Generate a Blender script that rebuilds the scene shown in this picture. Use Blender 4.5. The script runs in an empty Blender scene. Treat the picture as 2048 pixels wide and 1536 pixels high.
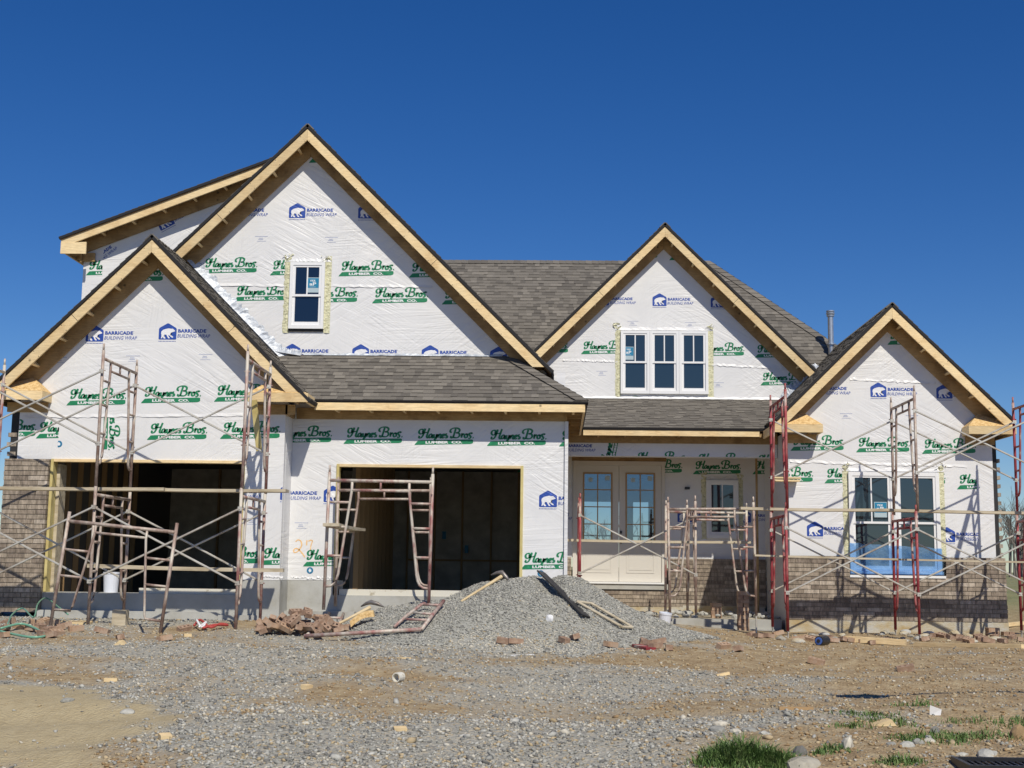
import bpy, bmesh, math, random
import numpy as np
from mathutils import Vector, Matrix
random.seed(7); rng = np.random.default_rng(7)
sc = bpy.context.scene
C = bpy.data.collections.new("site"); sc.collection.children.link(C)
rad = math.radians

# ------------------------------------------------------------------ camera
F, PITCH, YAW, ROLL, CAMH = 2600.0, 0.138785, -0.0365508, 0.0131348, 0.94015
def _rot(p, y, r):
    f = np.array([math.sin(y)*math.cos(p), math.cos(y)*math.cos(p), math.sin(p)])
    r0 = np.array([math.cos(y), -math.sin(y), 0.0]); d0 = np.cross(f, r0)
    return np.array([math.cos(r)*r0-math.sin(r)*d0, math.sin(r)*r0+math.cos(r)*d0, f])
RM = _rot(PITCH, YAW, ROLL)
cam = bpy.data.cameras.new("camera"); camo = bpy.data.objects.new("camera", cam); C.objects.link(camo)
cam.sensor_width = 36; cam.lens = 36*F/2048; cam.clip_end = 3000; cam.clip_start = .1
m = Matrix.Identity(4)
for i in range(3):
    m[i][0] = RM[0][i]; m[i][1] = -RM[1][i]; m[i][2] = -RM[2][i]
m[0][3], m[1][3], m[2][3] = 0, 0, CAMH
camo.matrix_world = m; sc.camera = camo
# measuring helpers: where a sight line meets the upright plane y = Y
def ray(px, py):
    d = RM.T @ np.array([(px-1024)/F, (py-768)/F, 1.0]); return d
def at(px, py, Y):
    d = ray(px, py); d = d*Y/d[1]; return (d[0], d[2]+CAMH)

# ------------------------------------------------------------------ light
TA, TE = .34, 1.12
AZ = math.atan2(TA, 1.0)                     # to the right of straight behind the camera
EL = math.atan2(TE, math.hypot(1, TA))
w = bpy.data.worlds.new("World"); sc.world = w; w.use_nodes = True
nt = w.node_tree; bg = nt.nodes["Background"]
sky = nt.nodes.new("ShaderNodeTexSky"); sky.sky_type = 'NISHITA'; sky.sun_disc = False
sky.sun_elevation = EL; sky.sun_rotation = math.pi-AZ
sky.altitude = 600; sky.air_density = 1.0; sky.dust_density = .1; sky.ozone_density = 6.0
hs = nt.nodes.new("ShaderNodeHueSaturation"); hs.inputs["Hue"].default_value = .512; hs.inputs["Saturation"].default_value = 1.27; hs.inputs["Value"].default_value = .86
nt.links.new(sky.outputs[0], hs.inputs["Color"]); nt.links.new(hs.outputs[0], bg.inputs[0]); bg.inputs[1].default_value = 0.095
sun = bpy.data.lights.new("sun", 'SUN'); sun.energy = 4.15; sun.angle = rad(.53); sun.color = (1.0, .935, .81)
so = bpy.data.objects.new("sun", sun); C.objects.link(so)
sd = Vector((TA, -1.0, TE)).normalized()
so.rotation_euler = sd.to_track_quat('Z', 'Y').to_euler(); so.location = (10, -20, 30)
sc.view_settings.view_transform = 'Standard'; sc.view_settings.look = 'None'
sc.view_settings.exposure = 0; sc.view_settings.gamma = 1; sc.view_settings.use_curve_mapping = False
sc.cycles.max_bounces = 6

# ------------------------------------------------------------------ materials
def mat(name, col, rough=.8, metal=0, spec=None, noise=None, bump=None, cols=None, scale=(1, 1, 1), extra=None):
    """noise: scale of colour mottling; cols: [(pos,colour)...]; bump: (scale,strength,dist)"""
    M = bpy.data.materials.new(name); M.use_nodes = True
    t = M.node_tree; N = t.nodes; L = t.links; b = N["Principled BSDF"]
    b.inputs["Base Color"].default_value = (*col, 1); b.inputs["Roughness"].default_value = rough
    b.inputs["Metallic"].default_value = metal
    if spec is not None: b.inputs["Specular IOR Level"].default_value = spec
    tc = N.new("ShaderNodeTexCoord"); mp = N.new("ShaderNodeMapping"); mp.inputs["Scale"].default_value = scale
    L.new(tc.outputs["Object"], mp.inputs[0])
    if cols:
        n = N.new("ShaderNodeTexNoise"); n.inputs["Scale"].default_value = noise or 3; n.inputs["Detail"].default_value = 8
        n.inputs["Roughness"].default_value = .65
        r = N.new("ShaderNodeValToRGB"); L.new(mp.outputs[0], n.inputs[0]); L.new(n.outputs[0], r.inputs[0])
        e = r.color_ramp.elements
        while len(e) < len(cols): e.new(.5)
        for i, (p, c) in enumerate(cols): e[i].position = p; e[i].color = (*c, 1)
        L.new(r.outputs[0], b.inputs["Base Color"])
    if bump:
        n2 = N.new("ShaderNodeTexNoise"); n2.inputs["Scale"].default_value = bump[0]; n2.inputs["Detail"].default_value = 6
        L.new(mp.outputs[0], n2.inputs[0]); bp = N.new("ShaderNodeBump")
        bp.inputs["Strength"].default_value = bump[1]; bp.inputs["Distance"].default_value = bump[2]
        L.new(n2.outputs[0], bp.inputs["Height"]); L.new(bp.outputs[0], b.inputs["Normal"])
    if extra: extra(M, t, N, L, b, mp)
    return M

def wrap_extra(M, t, N, L, b, mp):
    """creased plastic sheet: several stretched, distorted ridges in different directions"""
    tc = N.new("ShaderNodeTexCoord"); prev = None
    big = N.new("ShaderNodeTexNoise"); big.inputs["Scale"].default_value = .55; big.inputs["Detail"].default_value = 1
    L.new(tc.outputs["Object"], big.inputs[0])
    h = None
    for (rot, sc_, w_) in ((.62, (1.0, 1, 9.0), .9), (-.5, (1.1, 1, 10.0), .9), (0.06, (.7, 1, 11.0), .8), (1.35, (1.2, 1, 9.0), .5)):
        mm = N.new("ShaderNodeMapping"); mm.inputs["Rotation"].default_value = (0, rot, 0)
        m2 = N.new("ShaderNodeMapping"); m2.inputs["Scale"].default_value = sc_
        L.new(tc.outputs["Object"], mm.inputs[0]); L.new(mm.outputs[0], m2.inputs[0])
        n = N.new("ShaderNodeTexNoise"); n.inputs["Scale"].default_value = .85; n.inputs["Detail"].default_value = 2
        n.inputs["Distortion"].default_value = .6
        L.new(m2.outputs[0], n.inputs[0])
        # ridge = 1-|2n-1| sharpened
        a = N.new("ShaderNodeMath"); a.operation = 'MULTIPLY_ADD'; a.inputs[1].default_value = 2; a.inputs[2].default_value = -1
        c = N.new("ShaderNodeMath"); c.operation = 'ABSOLUTE'; d = N.new("ShaderNodeMath"); d.operation = 'POWER'; d.inputs[1].default_value = .7
        L.new(n.outputs[0], a.inputs[0]); L.new(a.outputs[0], c.inputs[0]); L.new(c.outputs[0], d.inputs[0])
        # mask so that creases gather in patches
        mk = N.new("ShaderNodeTexNoise"); mk.inputs["Scale"].default_value = .9; mk.noise_dimensions = '4D'; mk.inputs["W"].default_value = rot*7+3
        L.new(tc.outputs["Object"], mk.inputs[0])
        r = N.new("ShaderNodeMapRange"); r.inputs["From Min"].default_value = .46; r.inputs["From Max"].default_value = .74
        r.inputs["To Max"].default_value = w_
        L.new(mk.outputs[0], r.inputs[0])
        g = N.new("ShaderNodeMath"); g.operation = 'MULTIPLY'; L.new(d.outputs[0], g.inputs[0]); L.new(r.outputs[0], g.inputs[1])
        if h is None: h = g
        else:
            s = N.new("ShaderNodeMath"); s.operation = 'ADD'; L.new(h.outputs[0], s.inputs[0]); L.new(g.outputs[0], s.inputs[1]); h = s
    s = N.new("ShaderNodeMath"); s.operation = 'MULTIPLY_ADD'; s.inputs[1].default_value = .6
    L.new(big.outputs[0], s.inputs[0]); L.new(h.outputs[0], s.inputs[2])
    bp = N.new("ShaderNodeBump"); bp.inputs["Strength"].default_value = .62; bp.inputs["Distance"].default_value = .028
    L.new(s.outputs[0], bp.inputs["Height"]); L.new(bp.outputs[0], b.inputs["Normal"])

def grain_extra(M, t, N, L, b, mp):
    src = b.inputs["Base Color"].links[0].from_socket
    vo = N.new("ShaderNodeTexVoronoi"); vo.inputs["Scale"].default_value = 2.6; L.new(mp.outputs[0], vo.inputs[0])
    r = N.new("ShaderNodeMapRange"); r.inputs["From Min"].default_value = .035; r.inputs["From Max"].default_value = .085; r.inputs["To Min"].default_value = .32; r.inputs["To Max"].default_value = 1
    L.new(vo.outputs["Distance"], r.inputs[0])
    g = N.new("ShaderNodeTexNoise"); g.inputs["Scale"].default_value = 6; g.inputs["Detail"].default_value = 4; m2 = N.new("ShaderNodeMapping"); m2.inputs["Scale"].default_value = (1.2, 1.2, 9)
    m2.inputs["Rotation"].default_value = (0, .35, 0); L.new(mp.outputs[0], m2.inputs[0]); L.new(m2.outputs[0], g.inputs[0])
    r2 = N.new("ShaderNodeMapRange"); r2.inputs["From Min"].default_value = .35; r2.inputs["From Max"].default_value = .65; r2.inputs["To Min"].default_value = .84; r2.inputs["To Max"].default_value = 1.06; L.new(g.outputs[0], r2.inputs[0])
    mu = N.new("ShaderNodeMath"); mu.operation = 'MULTIPLY'; L.new(r.outputs[0], mu.inputs[0]); L.new(r2.outputs[0], mu.inputs[1])
    oi = N.new("ShaderNodeObjectInfo"); r3 = N.new("ShaderNodeMapRange"); r3.inputs["To Min"].default_value = .80; r3.inputs["To Max"].default_value = 1.08; L.new(oi.outputs["Random"], r3.inputs[0])
    m4 = N.new("ShaderNodeMath"); m4.operation = 'MULTIPLY'; L.new(mu.outputs[0], m4.inputs[0]); L.new(r3.outputs[0], m4.inputs[1]); mu = m4
    x = N.new("ShaderNodeVectorMath"); x.operation = 'SCALE'; L.new(src, x.inputs[0]); L.new(mu.outputs[0], x.inputs["Scale"]); L.new(x.outputs[0], b.inputs["Base Color"])
M = {}
M['wrap'] = mat('house_wrap', (.72, .72, .72), .42, noise=1.3, cols=[(.3, (.68, .68, .685)), (.7, (.765, .76, .755))], extra=wrap_extra)
for k, c in (('green', (.010, .20, .085)), ('blue', (.018, .065, .34)), ('bluelight', (.06, .13, .40)), ('white', (.78, .78, .80)), ('orange', (.80, .50, .22))):
    M[k] = mat('print_'+k, c, .5, noise=14, cols=[(.28, tuple(min(1, v*1.6+.02) for v in c)), (.42, c)], extra=wrap_extra)
M['wood'] = mat('pine_lumber', (.6, .43, .22), .75, noise=2.2, cols=[(.25, (.58, .38, .17)), (.42, (.78, .58, .31)), (.62, (.84, .66, .38)), (.8, (.68, .46, .22))], bump=(25, .25, .003), extra=grain_extra)
M['wood2'] = mat('pine_lumber_old', (.4, .26, .12), .8, noise=3, cols=[(.3, (.27, .165, .07)), (.5, (.44, .29, .13)), (.7, (.50, .345, .17))], bump=(25, .3, .003), extra=grain_extra)
M['plank'] = mat('weathered_plank', (.45, .38, .27), .85, noise=4, cols=[(.3, (.30, .24, .15)), (.5, (.50, .43, .31)), (.7, (.60, .53, .40))], scale=(.4, 3, 3), bump=(30, .3, .003))
M['osb'] = mat('strand_board', (.6, .4, .18), .8, noise=22, cols=[(.32, (.42, .24, .08)), (.5, (.68, .46, .20)), (.66, (.78, .58, .30))])
M['treated'] = mat('treated_lumber', (.5, .42, .16), .8, noise=3, cols=[(.3, (.46, .36, .13)), (.6, (.62, .53, .24))])
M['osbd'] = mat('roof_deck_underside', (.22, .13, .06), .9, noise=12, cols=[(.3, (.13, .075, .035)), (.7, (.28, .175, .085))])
M['felt'] = mat('black_felt', (.012, .012, .014), .8)
M['dark'] = mat('black_paper', (.02, .02, .022), .7)
SH = [(.168, .152, .130), (.143, .129, .110), (.112, .101, .087), (.200, .181, .154)]
for i, c in enumerate(SH):
    M['sh%d' % i] = mat('shingle_%s' % ('tan', 'grey', 'dark', 'light')[i], c, .95, noise=60, cols=[(.3, tuple(v*.75 for v in c)), (.7, tuple(v*1.2 for v in c))], bump=(120, .5, .004))
M['cap'] = mat('ridge_shingle', (.14, .13, .115), .95, noise=30, cols=[(.3, (.09, .085, .075)), (.7, (.17, .155, .135))])
BR = [(.315, .262, .205), (.265, .216, .168), (.41, .35, .285), (.205, .165, .13)]
for i, c in enumerate(BR):
    M['br%d' % i] = mat('facing_brick_%s' % ('brown', 'umber', 'pale', 'dark')[i], c, .9, noise=9, scale=(2.5, 1, .8), cols=[(.34, tuple(v*.62 for v in c)), (.5, c), (.68, tuple(min(1, v*1.45+.02) for v in c))], bump=(40, .6, .006))
M['mortar'] = mat('mortar', (.21, .185, .155), .95, noise=20, cols=[(.3, (.15, .13, .10)), (.7, (.28, .245, .195))], bump=(50, .5, .005))
M['conc'] = mat('concrete', (.4, .4, .37), .9, noise=2.2, cols=[(.25, (.30, .285, .235)), (.45, (.40, .395, .365)), (.62, (.45, .45, .425)), (.8, (.50, .49, .45))], bump=(30, .35, .006))
M['concdirt'] = mat('mud_splashed_concrete', (.4, .36, .27), .95, noise=2.6, scale=(1, 1, 1.8), cols=[(.33, (.42, .31, .15)), (.48, (.46, .40, .28)), (.6, (.50, .48, .42)), (.75, (.44, .43, .39))], bump=(26, .6, .012))
M['vinyl'] = mat('white_vinyl', (.80, .80, .80), .35)
M['sill'] = mat('white_sill', (.66, .63, .53), .6, noise=8, cols=[(.35, (.45, .40, .30)), (.42, (.68, .65, .56))])
M['primer'] = mat('door_primer', (.62, .59, .535), .5)
M['woodtrim'] = mat('door_glazing_trim', (.40, .26, .13), .6)
M['glass'] = mat('window_glass', (.006, .012, .028), .04, spec=.9)
M['glass2'] = mat('window_glass_grey', (.018, .032, .045), .03, spec=1.0)
M['tape'] = mat('flashing_tape', (.60, .58, .38), .55, noise=24, cols=[(.36, (.34, .33, .20)), (.45, (.60, .585, .38)), (.7, (.70, .68, .50))], bump=(30, 1, .02))
M['foil'] = mat('foil_flashing', (.42, .46, .52), .5, metal=.2, noise=14, cols=[(.3, (.34, .38, .44)), (.6, (.56, .59, .63))], bump=(14, .6, .02))
M['galv'] = mat('galvanised_steel', (.55, .57, .6), .38, metal=.8, noise=12, cols=[(.3, (.42, .44, .47)), (.7, (.62, .64, .67))])
M['film'] = mat('blue_film', (.20, .42, .74), .25, noise=4, cols=[(.35, (.13, .32, .66)), (.6, (.30, .52, .80))], bump=(9, 1, .03))
M['teal'] = mat('teal_sticker', (.01, .20, .36), .5); M['stickw'] = mat('white_sticker', (.72, .76, .78), .5)
M['stickg'] = mat('pale_sticker', (.42, .52, .56), .5)
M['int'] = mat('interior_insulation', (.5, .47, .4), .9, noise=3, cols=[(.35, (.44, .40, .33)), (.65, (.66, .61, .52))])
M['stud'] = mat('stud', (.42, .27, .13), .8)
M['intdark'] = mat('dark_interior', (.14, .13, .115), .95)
def paint(name, stops, sc_=5): return mat(name, (.3, .2, .2), .6, metal=.15, noise=sc_, cols=stops, bump=(60, .4, .003), scale=(1, 1, .55))
M['rust'] = paint('worn_scaffold', [(.30, (.15, .09, .07)), (.42, (.28, .19, .155)), (.51, (.42, .33, .275)), (.62, (.58, .53, .45))])
M['red'] = paint('red_scaffold', [(.30, (.13, .02, .025)), (.46, (.30, .035, .045)), (.55, (.36, .12, .11)), (.64, (.52, .47, .40))], 3.5)
M['mix'] = paint('faded_red_scaffold', [(.32, (.17, .08, .065)), (.40, (.32, .13, .12)), (.47, (.40, .28, .24)), (.58, (.58, .53, .45))], 3.5)
M['brace'] = mat('brace_steel', (.42, .38, .32), .5, metal=.4, noise=4, cols=[(.3, (.32, .26, .2)), (.48, (.52, .49, .43)), (.7, (.66, .64, .58))])
M['brick'] = mat('cored_brick', (.34, .22, .15), .9, noise=9, cols=[(.3, (.22, .135, .09)), (.5, (.34, .225, .155)), (.72, (.45, .36, .27))], bump=(40, .5, .005))
M['brick2'] = mat('cored_brick_orange', (.42, .25, .15), .9, noise=9, cols=[(.3, (.32, .19, .11)), (.5, (.44, .30, .20)), (.72, (.42, .34, .26))], bump=(40, .5, .005))
for k, c in (('s0', (.31, .305, .27)), ('s1', (.43, .42, .375)), ('s2', (.18, .175, .16)), ('s3', (.42, .33, .20)), ('s4', (.32, .215, .11)), ('s5', (.54, .50, .41))):
    M[k] = mat('stone_'+k, c, .9, noise=20, cols=[(.3, tuple(v*.75 for v in c)), (.7, tuple(v*1.2 for v in c))])
M['rock'] = mat('limestone_rock', (.4, .37, .3), .9, noise=5, cols=[(.3, (.24, .22, .18)), (.55, (.40, .37, .30)), (.8, (.48, .44, .36))], bump=(12, 1, .03))
M['grass'] = mat('grass_blades', (.07, .14, .03), .7, noise=9, cols=[(.35, (.055, .11, .025)), (.5, (.10, .18, .04)), (.62, (.17, .23, .08)), (.8, (.30, .30, .14))])
M['hose'] = mat('green_hose', (.16, .36, .25), .35); M['redp'] = mat('red_strap', (.42, .06, .05), .6)
M['pail'] = mat('white_plastic', (.74, .77, .84), .4); M['blackp'] = mat('black_plastic', (.02, .02, .022), .4)
M['steel'] = mat('tool_steel', (.20, .18, .16), .5, metal=.6, noise=8, cols=[(.3, (.12, .09, .07)), (.7, (.36, .34, .32))])
M['handle'] = mat('tool_handle', (.62, .48, .27), .6, noise=6, cols=[(.3, (.5, .37, .19)), (.7, (.70, .56, .34))])
M['bark'] = mat('bare_bark', (.16, .14, .12), .95, noise=.4, cols=[(.3, (.10, .09, .08)), (.7, (.22, .195, .17))])
M['bluedot'] = mat('print_badge', (.02, .14, .30), .5)

# transparent door glass with a real reflection
def mk_clear():
    X = bpy.data.materials.new('door_glass'); X.use_nodes = True; t = X.node_tree; N = t.nodes; L = t.links
    for n in list(N): N.remove(n)
    o = N.new("ShaderNodeOutputMaterial"); tr = N.new("ShaderNodeBsdfTransparent"); tr.inputs[0].default_value = (.66, .74, .78, 1)
    g = N.new("ShaderNodeBsdfGlossy"); g.inputs["Roughness"].default_value = .02; g.inputs[0].default_value = (.75, .85, 1, 1)
    mx = N.new("ShaderNodeMixShader"); mx.inputs[0].default_value = .16
    L.new(tr.outputs[0], mx.inputs[1]); L.new(g.outputs[0], mx.inputs[2]); L.new(mx.outputs[0], o.inputs[0]); return X
M['clear'] = mk_clear()
t_ = M['film'].node_tree; tr_ = t_.nodes.new("ShaderNodeBsdfTransparent"); tr_.inputs[0].default_value = (.55, .75, 1, 1); mx_ = t_.nodes.new("ShaderNodeMixShader"); mx_.inputs[0].default_value = .38
t_.links.new(tr_.outputs[0], mx_.inputs[1]); t_.links.new(t_.nodes['Principled BSDF'].outputs[0], mx_.inputs[2]); t_.links.new(mx_.outputs[0], t_.nodes['Material Output'].inputs[0])

# ------------------------------------------------------------------ mesh helpers
class MB:
    def __init__(s): s.v = []; s.f = []; s.m = []; s.slots = []
    def slot(s, k):
        if k not in s.slots: s.slots.append(k)
        return s.slots.index(k)
    def add(s, vs, fs, k):
        o = len(s.v); s.v += [tuple(p) for p in vs]; i = s.slot(k)
        for f in fs: s.f.append(tuple(o+q for q in f)); s.m.append(i)
        return s
    def box(s, x0, x1, y0, y1, z0, z1, k):
        vs = [(x, y, z) for x in (x0, x1) for y in (y0, y1) for z in (z0, z1)]
        return s.add(vs, [(0, 1, 3, 2), (4, 6, 7, 5), (0, 4, 5, 1), (2, 3, 7, 6), (0, 2, 6, 4), (1, 5, 7, 3)], k)
    def bar(s, p, q, wd, dp, k, up=(0, 0, 1)):
        """rectangular bar from p to q, wd sideways, dp along up"""
        p = Vector(p); q = Vector(q); d = (q-p).normalized(); u = Vector(up); u = (u-d*u.dot(d)).normalized(); r = d.cross(u)
        vs = [a+r*sx*wd/2+u*sz*dp/2 for a in (p, q) for sx in (-1, 1) for sz in (-1, 1)]
        return s.add(vs, [(0, 1, 3, 2), (4, 6, 7, 5), (0, 4, 5, 1), (2, 3, 7, 6), (0, 2, 6, 4), (1, 5, 7, 3)], k)
    def tube(s, pts, r, k, n=8):
        pts = [Vector(p) for p in pts]; rings = []
        for i, p in enumerate(pts):
            d = (pts[min(i+1, len(pts)-1)]-pts[max(i-1, 0)]).normalized()
            u = Vector((0, 0, 1)) if abs(d.z) < .9 else Vector((1, 0, 0)); u = (u-d*u.dot(d)).normalized(); t = d.cross(u)
            rr = r[i] if isinstance(r, (list, tuple)) else r
            rings.append([p+u*rr*math.cos(2*math.pi*j/n)+t*rr*math.sin(2*math.pi*j/n) for j in range(n)])
        vs = [q for R in rings for q in R]; fs = []
        for i in range(len(pts)-1):
            for j in range(n): fs.append((i*n+j, i*n+(j+1) % n, (i+1)*n+(j+1) % n, (i+1)*n+j))
        fs.append(tuple(range(n))[::-1]); fs.append(tuple((len(pts)-1)*n+j for j in range(n)))
        return s.add(vs, fs, k)
    def prism(s, poly, y0, y1, k):
        """poly of (x,z) extruded in y"""
        n = len(poly); vs = [(x, y0, z) for x, z in poly]+[(x, y1, z) for x, z in poly]
        fs = [tuple(range(n)), tuple(range(2*n-1, n-1, -1))]+[(i, n+i, n+(i+1) % n, (i+1) % n) for i in range(n)]
        return s.add(vs, fs, k)
    def poly(s, pts, k): return s.add(pts, [tuple(range(len(pts)))], k)
    def mesh(s, name, smooth=False):
        me = bpy.data.meshes.new(name); me.from_pydata([tuple(map(float, p)) for p in s.v], [], s.f)
        for k in s.slots: me.materials.append(M[k])
        me.polygons.foreach_set('material_index', s.m)
        if smooth: me.polygons.foreach_set('use_smooth', [True]*len(s.f))
        me.validate(); me.update()
        b = bmesh.new(); b.from_mesh(me); bmesh.ops.recalc_face_normals(b, faces=b.faces); b.to_mesh(me); b.free()
        return me
    def build(s, name, parent=None, smooth=False, label=None):
        return link(name, s.mesh(name, smooth), parent, label)
def root_loc(o):
    v = Vector((0, 0, 0))
    while o: v += o.location; o = o.parent
    return v
def link(name, me, parent=None, label=None):
    o = bpy.data.objects.new(name, me); C.objects.link(o)
    if parent:
        o.parent = parent; o.location = -root_loc(parent)
    if label: o['label'] = label
    return o
def tag(o, label, cat, group=None, kind=None):
    o['label'] = label; o['category'] = cat
    if group: o['group'] = group
    if kind: o['kind'] = kind
    return o
def empty(name, loc, label, cat, group=None, rot=(0, 0, 0)):
    o = bpy.data.objects.new(name, None); C.objects.link(o); o.location = loc; o.rotation_euler = rot
    o.empty_display_size = .3
    return tag(o, label, cat, group)
def loc_part(name, me, parent):                # part given in the parent's own coordinates
    o = bpy.data.objects.new(name, me); C.objects.link(o); o.parent = parent; return o
def dup(root, loc, rot, label, group=None):
    r = root.copy(); C.objects.link(r); r.location = loc; r.rotation_euler = rot; r['label'] = label
    if group: r['group'] = group
    for ch in list(root.children):
        c = ch.copy(); C.objects.link(c); c.parent = r
        for g in ch.children: d = g.copy(); C.objects.link(d); d.parent = c
    return r

# ------------------------------------------------------------------ ground
def sst(a, b, x): t = np.clip((x-a)/(b-a), 0, 1); return t*t*(3-2*t)
def vnoise(x, y, f, seed=0):
    x = np.asarray(x, float)*f; y = np.asarray(y, float)*f
    xi = np.floor(x); yi = np.floor(y); fx = x-xi; fy = y-yi
    def h(a, b): v = np.sin(a*127.1+b*311.7+seed*74.7)*43758.5453; return v-np.floor(v)
    u = fx*fx*(3-2*fx); v = fy*fy*(3-2*fy)
    return (h(xi, yi)*(1-u)+h(xi+1, yi)*u)*(1-v)+(h(xi, yi+1)*(1-u)+h(xi+1, yi+1)*u)*v
def gz(x, y):
    x = np.asarray(x, float); y = np.asarray(y, float)
    z = -.05*np.clip(18.5-y, 0, 12)
    z = z-.19*sst(.5, 4, x)*sst(12, 20, y)*(1-sst(24, 34, y))
    z = z+.55*sst(25, 40, y)
    z = z+(vnoise(x, y*1.8, .42, 1)-.5)*.15*(1-.6*sst(19, 22, y))+(vnoise(x, y, 1.3, 2)-.5)*.05+(vnoise(x, y, 4.5, 3)-.5)*.02
    z = z+(vnoise(x*.25, y, 2.1, 7)-.5)*.06*(1-sst(17, 20, y))
    z = z+.10*sst(1.5, 3, x)*(1-sst(9.5, 11, y))*vnoise(x, y, 1.7, 5)
    return z
def gpt(px, py):
    d = ray(px, py); d = d/d[1]; Y = np.arange(6, 40, .02); g = gz(d[0]*Y, Y); k = np.where(CAMH+d[2]*Y <= g)[0]
    return (float(d[0]*Y[k[0]]), float(Y[k[0]]), float(g[k[0]])) if len(k) else (float(d[0]*30), 30.0, 0.0)

def ground_extra(Mt, t, N, L, b, mp):
    def noise(s, d=8, w_=None):
        n = N.new("ShaderNodeTexNoise"); n.inputs["Scale"].default_value = s; n.inputs["Detail"].default_value = d; n.inputs["Roughness"].default_value = .62
        if w_ is not None: n.noise_dimensions = '4D'; n.inputs["W"].default_value = w_
        L.new(mp.outputs[0], n.inputs[0]); return n
    def ramp(src, st):
        r = N.new("ShaderNodeValToRGB"); L.new(src, r.inputs[0]); e = r.color_ramp.elements
        while len(e) < len(st): e.new(.5)
        for i, (p, c) in enumerate(st): e[i].position = p; e[i].color = (*c, 1)
        return r
    def mix(f, a, c):
        x = N.new("ShaderNodeMix"); x.data_type = 'RGBA'; L.new(f, x.inputs[0]); L.new(a, x.inputs[6]); L.new(c, x.inputs[7]); return x.outputs[2]
    vo = N.new("ShaderNodeTexVoronoi"); vo.inputs["Scale"].default_value = 38; L.new(mp.outputs[0], vo.inputs[0])
    grav = ramp(vo.outputs["Color"], [(.1, (.20, .19, .165)), (.4, (.33, .32, .275)), (.65, (.40, .38, .32)), (.9, (.47, .39, .26))])
    dirt = ramp(noise(7, 8).outputs[0], [(.3, (.22, .15, .075)), (.5, (.34, .25, .14)), (.7, (.44, .36, .22))])
    sand = ramp(noise(9, 8, 3).outputs[0], [(.3, (.36, .285, .16)), (.5, (.43, .35, .205)), (.7, (.47, .39, .235))])
    grs = ramp(noise(1.4, 8, 5).outputs[0], [(.3, (.15, .16, .06)), (.5, (.22, .22, .10)), (.7, (.28, .25, .13))])
    at_ = N.new("ShaderNodeAttribute"); at_.attribute_name = 'mask'
    sp = N.new("ShaderNodeSeparateColor"); L.new(at_.outputs[0], sp.inputs[0])
    c = mix(sp.outputs[0], grav.outputs[0], dirt.outputs[0]); c = mix(sp.outputs[1], c, sand.outputs[0]); c = mix(sp.outputs[2], c, grs.outputs[0])
    L.new(c, b.inputs["Base Color"])
    bp = N.new("ShaderNodeBump"); bp.inputs["Strength"].default_value = .7; bp.inputs["Distance"].default_value = .02
    ad = N.new("ShaderNodeMath"); ad.operation = 'ADD'; L.new(vo.outputs["Distance"], ad.inputs[0]); L.new(noise(30).outputs[0], ad.inputs[1])
    L.new(ad.outputs[0], bp.inputs["Height"]); L.new(bp.outputs[0], b.inputs["Normal"])
M['ground'] = mat('gravel_and_dirt', (.3, .28, .25), .95, extra=ground_extra)

def dirtmask(x, y):
    n = vnoise(x, y*1.6, .55, 11)*.6+vnoise(x, y*1.6, 1.9, 12)*.4
    side = .09+.34*sst(-2, 5, x)+.35*sst(1, 3, x)*(1-sst(9.5, 12.5, y))+.45*sst(2, 6, x)*sst(18.5, 20.5, y)+.15*sst(13, 17, y)*sst(-8, 3, x)
    return np.clip((n+side-.60)*3.2, 0, 1)
def sandmask(x, y):
    e = (x+5.2)/2.0; f = (y-10.0)/2.5
    return np.clip((1.0+.45*(vnoise(x, y, 1.2, 21)-.5)+.30*(vnoise(x, y, 4.5, 22)-.5)-np.sqrt(e*e+f*f))*7, 0, 1)
def grid(xs, ys):
    X, Y = np.meshgrid(xs, ys); Z = gz(X, Y); return X, Y, Z
def ground_sheet():
    xs = np.concatenate([[-600, -250, -120, -60, -30], np.arange(-14, 14.01, .11), [30, 60, 120, 250, 600]])
    ys = np.concatenate([[-200, -60, -10, 0, 4, 6], np.arange(7, 27, .11), np.arange(27, 42, 1), [55, 80, 120, 200, 500, 1500]])
    X, Y, Z = grid(xs, ys); ny, nx = X.shape
    V = np.stack([X, Y, Z], -1).reshape(-1, 3)
    i = np.arange(nx-1)[None, :]+nx*np.arange(ny-1)[:, None]; i = i.ravel()
    Fc = np.stack([i, i+1, i+nx+1, i+nx], 1)
    me = bpy.data.meshes.new('ground'); me.from_pydata(V.tolist(), [], Fc.tolist())
    me.materials.append(M['ground'])
    at_ = me.color_attributes.new('mask', 'FLOAT_COLOR', 'POINT')
    xx, yy = V[:, 0], V[:, 1]
    g = sst(29, 34, yy+vnoise(xx, yy, .4, 4)*3)
    d = np.maximum(dirtmask(xx, yy), sst(23, 25, yy))
    col = np.stack([d, sandmask(xx, yy), g, np.ones_like(g)], 1).astype(np.float32)
    at_.data.foreach_set('color', col.ravel()); me.polygons.foreach_set('use_smooth', [True]*len(Fc))
    o = link('ground', me); tag(o, 'stony building plot of grey gravel and ochre dirt in front of the house', 'ground', kind='structure')
ground_sheet()

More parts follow.
